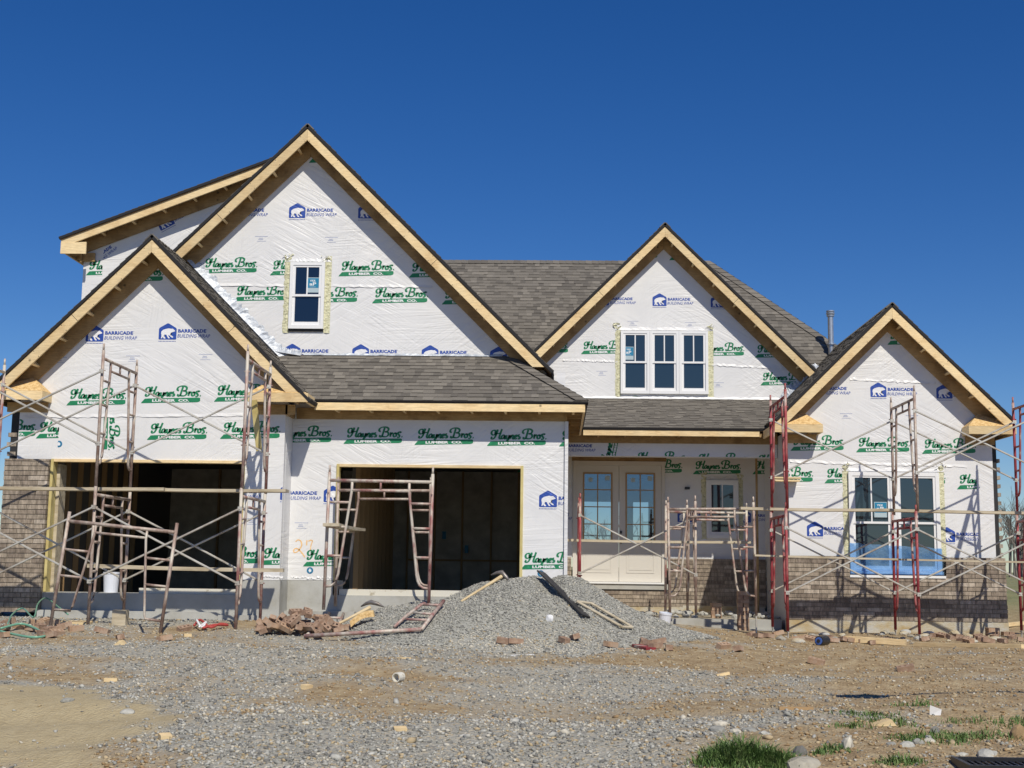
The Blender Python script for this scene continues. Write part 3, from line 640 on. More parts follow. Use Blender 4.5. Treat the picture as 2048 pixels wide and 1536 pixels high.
def side_bricks(x0, sgn, Y, z0, z1, zt):
    mb = MB(); z = z0; k = 0
    while z < z1:
        e = 0 if k % 2 else .10
        if z < zt: e = .0
        mb.box(min(x0, x0+sgn*.09), max(x0, x0+sgn*.09), Y+.0+(.0 if not e else .0)+(.17 if e else .02), Y+.9, z, z+.067, random.choice(['br0', 'br1', 'br2']))
        if not k % 2 and z > zt: mb.box(min(x0+sgn*.0, x0+sgn*.10), max(x0, x0+sgn*.10), Y+.01, Y+.16, z, z+.067, 'br2')
        z += .0785; k += 1
    mb.build('brick_veneer', house, label='toothed end of the side brickwork')
side_bricks(-9.06, 1, YL+.02, 2.58, 3.25, 2.58) if False else None
def tooth(x0, x1, Y, z0, z1, step=.157):
    mb = MB(); z = z0; k = 0
    while z < z1: mb.box(x0-(.015 if k % 2 else 0), x1, Y, Y+.19, z, z+.068, random.choice(['br0', 'br2', 'br1'])); mb.box(x0+.03, x1-.02, Y+.12, Y+3, z+.079, z+.146, 'br3'); z += step; k += 1
    mb.build('brick_veneer', house, label='toothed end of the side brickwork')
tooth(8.06, 8.17, YR+.05, 1.22, 3.0); tooth(-9.06, -8.92, YL+.02, 2.62, 3.05)
bk = MB(); bk.box(-9.02, -8.885, YL+.03, YL+.3, 2.57, 3.4, 'dark'); bk.build('black_paper', house)

# ---------- garage openings
def jamb(x0, x1, Y, z0, z1, w=.045, d=.14, left='treated'):
    mb = MB(); mb.box(x0, x0+w, Y-.03, Y+d, z0, z1, 'treated'); mb.box(x1-w, x1, Y-.03, Y+d, z0, z1, 'treated'); mb.box(x0+w+.001, x1-w-.001, Y-.028, Y+d, z1-w, z1-.001, 'wood')
    mb.build('garage_door_frame', house)
jamb(-8.30, -5.10, YL, .42, 2.575); jamb(-3.70, -.58, YM, .42, 2.585)
jb = MB(); jb.box(-8.254, -8.20, YL+.141, YL+.42, .42, 2.5, 'plank'); jb.build('jamb_board', house)
st = MB(); st.box(-6.75, -5.15, YL+.02, YL+.12, .421, .505, 'sill'); st.build('threshold_board', house)
st = MB(); st.box(-3.6, -.65, YM+.0, YM+.1, .421, .52, 'sill'); st.build('threshold_board', house)
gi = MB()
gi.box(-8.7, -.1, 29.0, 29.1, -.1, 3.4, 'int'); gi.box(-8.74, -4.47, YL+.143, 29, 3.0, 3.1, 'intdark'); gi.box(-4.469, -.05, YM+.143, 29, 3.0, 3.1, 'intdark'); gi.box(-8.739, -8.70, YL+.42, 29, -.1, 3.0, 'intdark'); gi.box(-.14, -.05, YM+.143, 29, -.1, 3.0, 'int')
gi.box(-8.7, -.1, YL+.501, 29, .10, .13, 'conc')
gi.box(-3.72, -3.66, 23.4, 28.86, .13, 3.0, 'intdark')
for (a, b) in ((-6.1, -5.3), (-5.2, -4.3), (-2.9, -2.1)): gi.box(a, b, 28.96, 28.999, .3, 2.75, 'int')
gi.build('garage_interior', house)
for i in range(8):
    s = MB(); s.box(-8.69, -8.60, 22.0+i*.62, 22.04+i*.62, .13, 3.0, 'stud'); s.build('stud', house)
for x in (-7.6, -7.0, -6.4, -5.5, -4.9, -3.35, -2.75, -2.14, -1.5, -.9, -.45):
    s = MB(); s.box(x, x+.04, 28.87, 28.955, .13, 3.0, 'stud'); s.build('stud', house)
for i in range(9):
    s = MB(); s.box(-3.659, -3.57, 23.4+i*.61, 23.44+i*.61, .13, 3.0, 'stud'); s.build('stud', house)
for x, z in ((-2.55, 1.5), (-2.05, 1.2), (-.75, 1.2)):
    s = MB(); s.box(x, x+.08, 28.80, 28.86, z, z+.17, 'teal'); s.build('outlet_box', house)
bl = MB(); bl.box(-8.7, -.1, 28.90, 28.955, .13, .32, 'intdark'); bl.build('wall_plate', house)
s = MB(); s.box(-3.3, -.3, 28.875, 28.9, 1.02, 1.06, 'stud'); s.build('blocking', house)
# room behind the entrance, with a wide window opening at the back
rm = MB()
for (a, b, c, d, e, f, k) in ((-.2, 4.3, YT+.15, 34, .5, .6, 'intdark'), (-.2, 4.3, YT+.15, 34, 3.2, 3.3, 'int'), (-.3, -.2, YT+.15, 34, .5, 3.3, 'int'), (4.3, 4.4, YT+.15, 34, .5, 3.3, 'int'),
                              (-.3, .35, 34, 34.1, .5, 3.3, 'int'), (.35, 4.4, 34, 34.1, 2.62, 3.3, 'int'), (3.3, 4.4, 34, 34.1, .5, 2.619, 'int'), (1.75, 1.95, 34, 34.1, .5, 2.619, 'int'), (2.35, 2.5, 34, 34.1, .5, 2.619, 'int'), (.36, 3.29, 34, 34.08, .5, .85, 'int')):
    rm.box(a, b, c, d, e, f, k)
rm.box(.36, 3.29, 34.02, 34.06, 1.72, 1.76, 'intdark')
rm.build('room', house)

# ---------- roofs
def roof_plane(name, O, U, V, Lu, Lv, clips=(), label=None, e=.128, tabs=True, thick=True, parent=None):
    """laminated shingles course by course on a deck; O lower left corner of the top surface, U along the eave, V up the slope"""
    U = Vector(U).normalized(); V = Vector(V).normalized(); N = U.cross(V)
    if N.z < 0: N = -N
    b = bmesh.new(); slots = ['sh0', 'sh1', 'sh2', 'sh3', 'felt', 'osbd']
    def q(pts, mi):
        vs = [b.verts.new(p) for p in pts]; f = b.faces.new(vs); f.material_index = mi
    n = int(math.ceil(Lv/e))
    for k in range(n):
        v0 = k*e; v1 = min((k+1)*e+.02, Lv); h = .010
        u = -random.uniform(0, .3)
        while u < Lu:
            wd = random.uniform(.09, .21) if tabs else 1.2; a, c = max(u, 0), min(u+wd, Lu)
            if c-a > .005:
                up = .007 if random.random() < .5 else 0; mi = random.choices([0, 1, 2, 3], [4, 4, 3 if not up else 1.5, .6 if not up else 2])[0]
                hh = h+up; vb = v0-random.uniform(-.003, .003)
                q([(a, vb, hh), (c, vb, hh), (c, v1, .001+up*.4), (a, v1, .001+up*.4)], mi); q([(a, vb, -.004), (c, vb, -.004), (c, vb, hh), (a, vb, hh)], 2)
                q([(c, vb, 0), (c, v1, 0), (c, v1, .001+up*.4), (c, vb, hh)], 2); q([(a, vb, 0), (a, vb, hh), (a, v1, .001+up*.4), (a, v1, 0)], 2)
            u += wd
    if thick:
        def bx(u0, u1, v0, v1, h0, h1, mi):
            p = [(x, y, z) for x in (u0, u1) for y in (v0, v1) for z in (h0, h1)]
            for f in ((0, 1, 3, 2), (4, 6, 7, 5), (0, 4, 5, 1), (2, 3, 7, 6), (0, 2, 6, 4), (1, 5, 7, 3)): q([p[i] for i in f], mi)
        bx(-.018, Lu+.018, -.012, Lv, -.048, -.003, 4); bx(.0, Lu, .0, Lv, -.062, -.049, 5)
    for (pu, pv, nu, nv) in clips:
        bmesh.ops.bisect_plane(b, geom=b.verts[:]+b.edges[:]+b.faces[:], plane_co=(pu, pv, 0), plane_no=(nu, nv, 0), clear_outer=True)
    O = Vector(O)
    for v in b.verts: v.co = O+U*v.co.x+V*v.co.y+N*v.co.z
    me = bpy.data.meshes.new(name); b.to_mesh(me); b.free()
    for s in slots: me.materials.append(M[s])
    return link(name, me, parent or house, label)
s2 = math.sqrt(.5)
def ridge_cap(parent, p, q, wd=.15, slope=(1, 0, -1), slope2=(-1, 0, -1)):
    mb = MB(); p = Vector(p); q = Vector(q); L = (q-p).length; d = (q-p)/L; n = max(1, int(L/.16))
    for i in range(n):
        a = p+d*(L*i/n); b = p+d*(min(L, L*(i+1)/n+.02))
        for s in (slope, slope2):
            s = Vector(s).normalized(); N = d.cross(s); N = N if N.z > 0 else -N
            l = .020; mb.add([a+N*l, b+N*.010, b+s*wd+N*.010, a+s*wd+N*l, a+N*0, a+s*wd], [(0, 1, 2, 3), (0, 3, 5, 4)], random.choice(['cap', 'sh1', 'sh2', 'sh0']))
    mb.build('ridge_cap', parent)
def gable_roof(g, Yf, Yb, xl, xr, Yw, label, look=True, fasc=True, tabl=True, tabr=True, rake_l=None, rake_r=None, inner=True, zcut=-9):
    xc, za = g
    e_ = empty_part('gable_roof', (xc, Yf, za), label)
    R = roof_plane('roof_slope', (xr, Yf, za-(xr-xc)), (0, 1, 0), (-1, 0, 1), Yb-Yf, (xr-xc)/s2, tabs=tabr, parent=e_)
    L = roof_plane('roof_slope', (xl, Yb, za-(xc-xl)), (0, -1, 0), (1, 0, 1), Yb-Yf, (xc-xl)/s2, tabs=tabl, parent=e_)
    ridge_cap(e_, (xc, Yf-.02, za), (xc, Yb, za))
    for s, xe in ((1, rake_r or xr), (-1, rake_l or xl)):
        A = Vector((xc, Yf+.019, za)); Bq = Vector((xe, Yf+.019, za-abs(xe-xc))); n = Vector((s*s2, 0, s2))
        # fascia, mitred at the peak and cut plumb at the foot
        t0, t1 = .060, .205; mb = MB(); y0, y1 = Yf, Yf+.038
        d = Vector((s, 0, -1)); x0 = xc+s*.0015; zt = za-t0/s2+.0; zb_ = za-t1/s2
        zc = max(zcut, zb_-abs(xe-xc)); xq = xc+s*(zb_-zc); xw = xc+s*(zt-zc)
        P = [(x0, zt), (xw, zc), (xq, zc), (x0, zb_)] if abs(xw-xc) <= abs(xe-xc) else [(x0, zt), (xe, zt-abs(xe-xc)), (xe, zc), (xq, zc), (x0, zb_)]
        mb.prism(P if s > 0 else P[::-1], y0, y1, 'wood')
        Lf = abs(xe-xc)/s2; kj = Lf*random.uniform(.42, .6)
        for kk in ([kj] if Lf > 3.2 else [])+[.25+.61*i for i in range(int(Lf/.61)-1)]:
            for tt in ((.075, .19) if kk != kj else (None,)):
                if tt is None:
                    p = Vector((xc, 0, za))+Vector((s*s2, 0, -s2))*kk; a_ = p-n*.062; b_ = p-n*.203; mb.bar((a_.x, Yf-.001, a_.z), (b_.x, Yf-.001, b_.z), .006, .0015, 'felt', up=(0, 1, 0))
                else:
                    c = Vector((xc, 0, za))+Vector((s*s2, 0, -s2))*kk-n*tt; mb.box(c.x-.006, c.x+.006, Yf-.0015, Yf-.0005, c.z-.006, c.z+.006, 'felt')
        mb.build('fascia_board', e_)
        if inner:
            mb = MB(); t2, t3 = .075, .335; ya_, yb_ = za-t2/s2, za-t3/s2; zc = max(zcut, yb_-abs(xe-xc)); xa = min(ya_-zc, abs(xe-xc)); P = [(x0, ya_), (xc+s*xa, ya_-xa), (xc+s*xa, zc), (xc+s*(yb_-zc), zc), (x0, yb_)]
            mb.prism(P if s > 0 else P[::-1], Yw-.045, Yw-.006, 'wood2'); mb.build('rake_board', e_)
        if look:
            Ls = abs(xe-xc)/s2; k = .42
            while k < Ls-.1:
                c = Vector((xc, 0, za))+Vector((s*s2, 0, -s2))*k-n*.135
                mb = MB(); mb.bar((c.x, Yf+.039, c.z), (c.x, Yw-.046, c.z), .040, .120, 'wood', up=n); mb.build('lookout', e_); k += .61
    return e_
def empty_part(name, loc, label):
    o = bpy.data.objects.new(name, None); C.objects.link(o); o.parent = house; o.location = Vector(loc)-house.location; o['label'] = label; o.empty_display_size = .2
    return o
gable_roof(GL, 20.6, YG-.01, -9.38, -3.99, YL, 'roof of the left garage gable', zcut=3.648)
gable_roof(GM, 22.1, 30.5, -7.9, -.10, YG, 'roof of the tall middle gable', tabl=False, rake_l=-7.6, rake_r=-.02, zcut=4.33)
gable_roof(GT, 26.7, 31.2, -1.2, 5.6, YT, 'roof of the triple window gable', rake_l=-.62, rake_r=5.35)
gable_roof(GR, 23.9, 31.0, 3.98, 8.34, YR, 'roof of the right wing gable', zcut=3.578)
# middle garage lean-to roof with hip
k = math.hypot(1, .72)
mr = empty_part('garage_roof', (-2, 21.15, 3.6), 'shallower roof over the middle garage')
roof_plane('roof_slope', (-5.0, 21.17, 3.61), (1, 0, 0), (0, 1, .72), 5.47, 1.35*k, clips=((5.47, 0, k, 1),), parent=mr, e=.125)
roof_plane('roof_slope', (.47, 21.17, 3.61), (0, 1, 0), (-1, 0, .72), 6.0, 1.0*k, clips=((0, 0, -k, 1),), parent=mr)
ridge_cap(mr, (.46, 21.17, 3.622), (-.75, 22.38, 4.49), .13, (0, 1, .72), (-1, 0, 0)) if False else None
def hipcap(par, p, q, wd, s1, s2_):
    ridge_cap(par, p, q, wd, s1, s2_)
hipcap(mr, (.47, 21.17, 3.62), (-.86, 22.5, 4.58), .15, Vector((-1, -1, -.0)).normalized()*1+Vector((0, 0, -.0)), (1, 1, 0)) if False else None
mb = MB()                                            # hip shingles folded over the hip
P0 = Vector((.47, 21.17, 3.625)); Dh = Vector((-1, 1, .72)).normalized(); n = 12; Lh = 1.9
for i in range(n):
    a = P0+Dh*(Lh*i/n); b = P0+Dh*(Lh*(i+1)/n+.02)
    for s in (Vector((-1, 0, 0)), Vector((0, 1, 0))):
        N_ = Vector((0, -.58, .81)) if s.x else Vector((.58, 0, .81)); kk = random.choice(['sh0', 'sh1', 'sh3'])
        mb.add([a+N_*.028, b+N_*.016, b+s*.20+N_*.016, a+s*.20+N_*.028, a+N_*.002, a+s*.20+N_*.002], [(0, 1, 2, 3), (0, 3, 5, 4)], kk)
mb.build('ridge_cap', mr)
mb = MB(); mb.box(-4.03, .43, 21.185, 21.223, 3.445, 3.575, 'wood'); mb.build('fascia_board', mr)
mb = MB(); mb.box(.392, .43, 21.224, 25.0, 3.445, 3.575, 'wood'); mb.build('fascia_board', mr)
mb = MB(); mb.box(-4.40, .10, YM-.04, YM-.005, 3.335, 3.52, 'wood2'); mb.build('frieze_board', mr)
mb = MB(); mb.box(.104, .14, YM-.04, 25.4, 3.335, 3.52, 'wood2'); mb.build('frieze_board', mr)
for i in range(8):
    mb = MB(); x = -3.7+i*.56; mb.box(x, x+.038, 21.224, YM-.041, 3.44, 3.535, 'wood'); mb.build('rafter_tail', mr)
for i in range(7):
    mb = MB(); y = 21.55+i*.56; mb.box(.141, .391, y, y+.038, 3.44, 3.535, 'wood2'); mb.build('rafter_tail', mr)
mb = MB(); mb.box(.103, .16, YM-.05, YM-.0, .62, 3.33, 'wrap'); mb.build('corner_fold', mr)
# porch roof
pr = empty_part('porch_roof', (2.5, 25, 3.58), 'low-pitched roof over the porch'); kp = math.hypot(1, .40)
roof_plane('roof_slope', (.475, 25.03, 3.61), (1, 0, 0), (0, 1, .40), 4.45, 2.07*kp, parent=pr, e=.13)
mb = MB(); mb.box(.475, 3.86, 25.045, 25.083, 3.455, 3.575, 'wood'); mb.build('fascia_board', pr)
mb = MB(); mb.box(.145, 4.26, 25.40, 25.436, 3.345, 3.56, 'wood2'); mb.build('frieze_board', pr)
for i in range(7):
    mb = MB(); x = .75+i*.52; mb.box(x, x+.038, 25.084, 25.399, 3.45, 3.53, 'wood2'); mb.build('rafter_tail', pr)
# main roof behind, with a hip at the right
mn = empty_part('main_roof', (0, 30, 7), 'big main roof behind the gables'); XR = at(1420, 527, 31.4)[0]; ZR = 8.40
roof_plane('roof_slope', (-4.2, 26.6, ZR-4.8), (1, 0, 0), (0, 1, 1), XR+4.2+4.8, 4.8/s2, clips=((XR+4.2+4.8, 0, 1, s2),), parent=mn)
roof_plane('roof_slope', (XR+4.8, 26.6, ZR-4.8), (0, 1, 0), (-1, 0, 1), 9.6, 4.8/s2, clips=((0, 0, -1, s2), (9.6, 0, 1, s2)), parent=mn)
ridge_cap(mn, (-4.2, 31.4, ZR+.01), (XR, 31.4, ZR+.01), .15, (0, 1, -1), (0, -1, -1))
mb = MB(); P0 = Vector((XR, 31.4, ZR+.01)); Dh = Vector((1, -1, -1)).normalized(); n = 36; Lh = 4.6*math.sqrt(3)
for i in range(n):
    a = P0+Dh*(Lh*i/n-.02); b = P0+Dh*(Lh*(i+1)/n)
    for s in (Vector((-1, 0, 0)), Vector((0, 1, 0))):
        N_ = Vector((0, -s2, s2)) if s.x else Vector((s2, 0, s2))
        mb.add([a+N_*.016, b+N_*.028, b+s*.21+N_*.028, a+s*.21+N_*.016], [(0, 1, 2, 3)], random.choice(['sh0', 'sh3', 'sh1']))
mb.build('ridge_cap', mn)
# long shed roof, upper left
sd_ = empty_part('shed_roof', (-7, 22.9, 7.4), 'long low-pitched roof running out to the left of the tall gable'); ks = math.hypot(1, .39)
roof_plane('roof_slope', (-9.16, 30, shed(-9.16)+.02), (0, -1, 0), (1, 0, .39), 7.12, 4.45*ks, parent=sd_, tabs=False)
def sloped(x0, x1, y0, y1, top, bot, key, name):
    mb = MB(); mb.prism([(x0, shed(x0)-bot), (x1, shed(x1)-bot), (x1, shed(x1)-top), (x0, shed(x0)-top)], y0, y1, key); mb.build(name, sd_)
sloped(-9.13, -4.75, 22.90, 22.938, .045, .185, 'wood', 'fascia_board'); sloped(-8.86, -4.75, 23.25, 23.29, .06, .32, 'wood2', 'rake_board')
for i in range(8):
    x = -8.45+i*.56; mb = MB(); mb.bar((x, 22.939, shed(x)-.10), (x, 23.249, shed(x)-.10), .04, .09, 'wood', up=(-.39, 0, 1)); mb.build('lookout', sd_)
mb = MB(); mb.prism([(-9.13, shed(-9.13)-.30), (-8.66, shed(-9.13)-.30), (-8.66, shed(-9.13)-.08), (-9.13, shed(-9.13)-.10)], 22.895, 22.93, 'wood'); mb.build('fascia_board', sd_)
mb = MB(); mb.box(-9.13, -9.095, 22.931, 30, shed(-9.13)-.26, shed(-9.13)-.04, 'wood'); mb.build('fascia_board', sd_)
for i in range(10):
    mb = MB(); y = 23.0+i*.3; mb.box(-9.094, -8.845, y, y+.038, shed(-9.13)-.24, shed(-9.13)-.15, 'wood2'); mb.build('rafter_tail', sd_)
mb = MB(); mb.box(-8.88, -8.845, 23.2, 30, shed(-9.13)-.40, shed(-9.13)-.24, 'wood2'); mb.box(-8.85, -8.62, 23.25, 23.29, shed(-9.13)-.36, shed(-9.13)-.2, 'wood2'); mb.build('frieze_board', sd_)

# ---------- boxed eave returns at the feet of the gables
def eave_box(xo, xi, Y0, Yw, z0, label, depth=3.0, open_side=None):
    """xo outer end, xi inner end"""
    s = 1 if xo > xi else -1; e_ = empty_part('eave_return', ((xo+xi)/2, Y0, z0), label); a, b = min(xo, xi), max(xo, xi)
    mb = MB(); mb.box(a, b, Y0-.012, Y0+.026, z0, z0+.145, 'wood'); mb.build('fascia_board', e_)
    mb = MB(); q0, q1 = (xi, xi+.038) if s > 0 else (xi-.038, xi); mb.box(q0, q1, Y0+.027, Yw-.004, z0, z0+.145, 'wood'); mb.build('end_board', e_)
    q0, q1 = (xo-.038, xo) if s > 0 else (xo, xo+.038)
    mb = MB(); mb.box(q0, q1, Y0+.027, Yw+depth, z0-.01, z0+.14, 'wood'); mb.build('fascia_board', e_)
    mb = MB(); zt = z0+.147; ap = Vector((xi+s*.30, Yw-.03, zt+.27)); A = Vector((xi, Y0-.012, zt)); B = Vector((xo-s*.02, Y0-.012, zt)); Cc = Vector((xi, Yw-.005, zt)); D = Vector((xo-s*.02, Yw-.005, zt))
    mb.add([A, B, D, Cc, ap], [(0, 1, 4), (0, 4, 3), (1, 2, 4), (0, 3, 2, 1), (2, 3, 4)], 'osb'); mb.build('strand_board_cover', e_)
    mb = MB()
    fa, fb = (xi+s*.05, xo-s*.28); mb.box(min(fa, fb), max(fa, fb), Yw-.045, Yw-.006, z0-.16, z0-.002, 'wood2'); mb.build('frieze_board', e_)
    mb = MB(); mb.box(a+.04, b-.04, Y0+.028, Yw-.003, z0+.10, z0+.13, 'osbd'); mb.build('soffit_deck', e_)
    for t in (.2, .75):
        mb = MB(); x = a+(b-a)*t; mb.box(x, x+.038, Y0+.027, Yw-.05, z0+.005, z0+.09, 'wood2'); mb.build('rafter_tail', e_)
    return e_
eave_box(-9.36, -8.36, 20.6, YL, 3.50, 'boxed eave at the left foot of the left gable')
eave_box(-4.03, -5.00, 20.6, YL, 3.50, 'boxed eave at the right foot of the left gable', depth=.18)
eave_box(3.93, 4.84, 23.9, YR, 3.43, 'boxed eave at the left foot of the right gable', depth=.75)
eave_box(8.34, 7.48, 23.9, YR, 3.43, 'boxed eave at the right foot of the right gable')
mb = MB(); mb.box(-4.466, -4.43, YL-.045, YM-.045, 3.335, 3.50, 'wood2'); mb.build('frieze_board', mr)

# ---------- flashing
def flashing(pts, Y, wd, key='foil', out=.07):
    mb = MB(); vs = []; fs = []; n = 46
    a, b = Vector(pts[0]), Vector(pts[1]); d = (b-a); nn = Vector((-d.y, d.x)).normalized()
    if nn.y < 0: nn = -nn
    for i in range(n+1):
        p = a+d*(i/n); w_ = wd*random.uniform(.65, 1.25); q = p+nn*w_
        vs += [(p.x, Y-out, p.y), ((p.x+q.x)/2, Y-random.uniform(.015, .045), (p.y+q.y)/2), (q.x, Y-random.uniform(.004, .012), q.y)]
    for i in range(n): fs += [(3*i, 3*i+3, 3*i+4, 3*i+1), (3*i+1, 3*i+4, 3*i+5, 3*i+2)]
    mb.add(vs, fs, key); mb.build('flashing', house)
flashing(((-6.65, 6.25), (-4.88, 4.48)), YG, .15); flashing(((-5.0, 4.62), (-4.55, 4.55)), YG, .10)
flashing(((4.45, 4.18), (5.42, 5.15)), YT, .13); flashing(((.5, 4.435), (4.7, 4.435)), YT, .05, 'vinyl', .05); flashing(((-4.5, 4.565), (-1.0, 4.565)), YG, .04, 'foil', .04)

# ---------- windows and doors
def window(Y, x0, x1, z0, z1, label, glass='glass', sticker=None, fw=.055, sash=.045, muntin=True, mid=None):
    w_ = empty_part('window', ((x0+x1)/2, Y, z0), label); zm = mid or (z0+z1)/2
    fr_ = MB(); y0, y1 = Y-.065, Y+.05
    fr_.box(x0, x0+fw, y0, y1, z0, z1, 'vinyl'); fr_.box(x1-fw, x1, y0, y1, z0, z1, 'vinyl'); fr_.box(x0+fw, x1-fw, y0+.001, y1, z1-fw, z1, 'vinyl'); fr_.box(x0+fw, x1-fw, y0+.001, y1, z0, z0+fw*1.2, 'vinyl')
    fr_.build('frame', w_)
    for (a, b, yy, nm) in ((zm-.02, z1-fw, Y-.052, 'upper'), (z0+fw*1.2, zm+.02, Y-.034, 'lower')):
        s = MB(); i0, i1 = x0+fw, x1-fw; sb = .04 if nm == 'upper' else .06
        s.box(i0, i0+sash, yy, yy+.03, a, b, 'vinyl'); s.box(i1-sash, i1, yy, yy+.03, a, b, 'vinyl'); s.box(i0+sash, i1-sash, yy, yy+.03, b-.035, b, 'vinyl'); s.box(i0+sash, i1-sash, yy, yy+.03, a, a+sb, 'vinyl')
        if nm == 'upper' and muntin: c = (i0+i1)/2; s.box(c-.012, c+.012, yy+.004, yy+.02, a+sb, b-.035, 'vinyl')
        s.build('sash', w_)
        g = MB(); g.box(i0+sash-.004, i1-sash+.004, yy+.016, yy+.022, a+sb-.004, b-.031, glass); g.build('pane', w_)
        if nm == 'upper' and sticker:
            sx0, sx1, sz0, sz1 = sticker; t = MB(); yb = yy+.012
            t.box(sx0, sx1, yb, yb+.002, sz0, sz1, 'stickg'); t.box(sx0+.01, sx1-.006, yb-.002, yb-.0003, sz0+.10*(sz1-sz0)/.5+.03, sz1-.012, 'teal')
            ww = sx1-sx0; hh = sz1-sz0
            text_into(t, 'YKK', sx0+.2*ww, sz0+.72*hh, .52*ww, .13*hh, 'stickw', y=yb-.003, bold=.03); text_into(t, 'aP', sx0+.18*ww, sz0+.46*hh, .58*ww, .22*hh, 'stickw', y=yb-.003, bold=.03)
            t.box(sx0+.2*ww, sx0+.72*ww, yb-.0032, yb-.0022, sz0+.36*hh, sz0+.375*hh, 'stickw'); t.build('sticker', w_)
    return w_
def tape(Y, x0, x1, z0, z1, wd=.11, top=True, parent=house):
    for (a, b) in ((x0-wd, x0+.01), (x1-.01, x1+wd)):
        mb = MB(); vs = []; n = 26; h0, h1 = z0-.07, z1+.12
        for i in range(n+1):
            z = h0+(h1-h0)*i/n; j = lambda: random.uniform(-.012, .012); o1 = random.uniform(.004, .02)
            vs += [(a+j(), Y-.004, z), ((a+b)/2+j(), Y-o1, z+j()), (b, Y-.006, z)]
        fs = []
        for i in range(n): fs += [(3*i, 3*i+1, 3*i+4, 3*i+3), (3*i+1, 3*i+2, 3*i+5, 3*i+4)]
        mb.add(vs, fs, 'tape'); mb.build('flashing_tape', parent)
    if top:
        mb = MB(); vs = []; n = 24
        for i in range(n+1):
            x = x0-wd+(x1-x0+2*wd)*i/n; vs += [(x, Y-.004, z1+.08+random.uniform(-.015, .02)), (x, Y-random.uniform(.006, .02), z1+.02)]
        mb.add(vs, [(2*i, 2*i+1, 2*i+3, 2*i+2) for i in range(n)], 'wrap'); mb.build('flashing_tape', parent)
        for xx in (x0-wd*.6, x1+wd*.5):
            mb = MB()
            for _ in range(7):
                c = Vector((xx+random.uniform(-.08, .08), Y-.02, z1+random.uniform(.06, .17))); mb.add([c+Vector((random.uniform(-.07, .07), random.uniform(-.03, .015), random.uniform(-.05, .05))) for _ in range(3)], [(0, 1, 2)], random.choice(['tape', 'tape', 'vinyl', 'wrap']))
            mb.build('tape_flap', parent)
def px_rect(Y, l, t, r, b):
    x0, z1 = at(l, t, Y); x1, z0 = at(r, b, Y); return x0, x1, z0, z1
x0, x1, z0, z1 = -4.79, -4.17, 5.035, 6.235
sx0, sz1 = at(616, 556, YG); sx1, sz0 = at(638.5, 586, YG)
window(YG, x0, x1, z0, z1, 'single window in the tall gable', sticker=(sx0, sx1, sz0, sz1)); tape(YG, x0, x1, z0, z1)
mb = MB(); mb.box(x0, x1, YG-.03, YG-.002, z0-.045, z0-.001, 'dark'); mb.build('sill_flange', house)
X0, X1 = 1.29, 3.125; wv = (X1-X0)/3
sx0, sz1 = at(1248.5, 694, YT); sx1, sz0 = at(1267, 720, YT)
for i in range(3):
    window(YT, X0+i*wv, X0+(i+1)*wv-.004, 4.54, 5.875, ('left', 'middle', 'right')[i]+' one of the three joined windows', sticker=(sx0, sx1, sz0, sz1) if i == 0 else None, glass='glass2')
tape(YT, X0, X1, 4.54, 5.875)
wv = (WX1-WX0)/2; sx0, sz1 = at(1747, 1004, YR); sx1, sz0 = at(1773, 1035, YR)
for i in range(2):
    ww = window(YR, WX0+i*wv, WX0+(i+1)*wv-.004, WZ0, WZ1, ('left', 'right')[i]+' one of the two joined windows', sticker=(sx0, sx1, sz0, sz1) if i == 0 else None, glass='glass2', fw=.07, mid=1.81)
    mb = MB(); a, b = WX0+i*wv-.01, WX0+(i+1)*wv+.006; vs = []; n = 14; zt = 1.44-.04*i
    for j in range(n+1):
        x = a+(b-a)*j/n; vs += [(x, YR-.07-random.uniform(0, .004), zt+random.uniform(-.012, .012)-.05*j/n), (x, YR-.075-random.uniform(0, .008), 1.15), (x, YR-.08-random.uniform(0, .01), .93)]
    fs = []
    for j in range(n): fs += [(3*j, 3*j+1, 3*j+4, 3*j+3), (3*j+1, 3*j+2, 3*j+5, 3*j+4)]
    mb.add(vs, fs, 'film'); mb.box(a, b, YR-.14, YR-.06, .865, .925, 'film'); mb.build('protective_film', ww, smooth=True)
tape(YR, WX0, WX1, 1.25, WZ1, .10)
mb = MB(); mb.box(WX0-.03, WX1+.04, YR-.15, YR-.0, .81, .855, 'vinyl'); mb.build('window_sill', house)
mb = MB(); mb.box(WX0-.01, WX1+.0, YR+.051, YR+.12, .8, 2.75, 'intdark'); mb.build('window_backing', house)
window(YT, 3.06, 3.72, 1.55, 2.745, 'small window at the back of the porch', glass='clear2' if 'clear2' in M else 'glass2', fw=.06); tape(YT, 3.06, 3.72, 1.6, 2.745, .10)
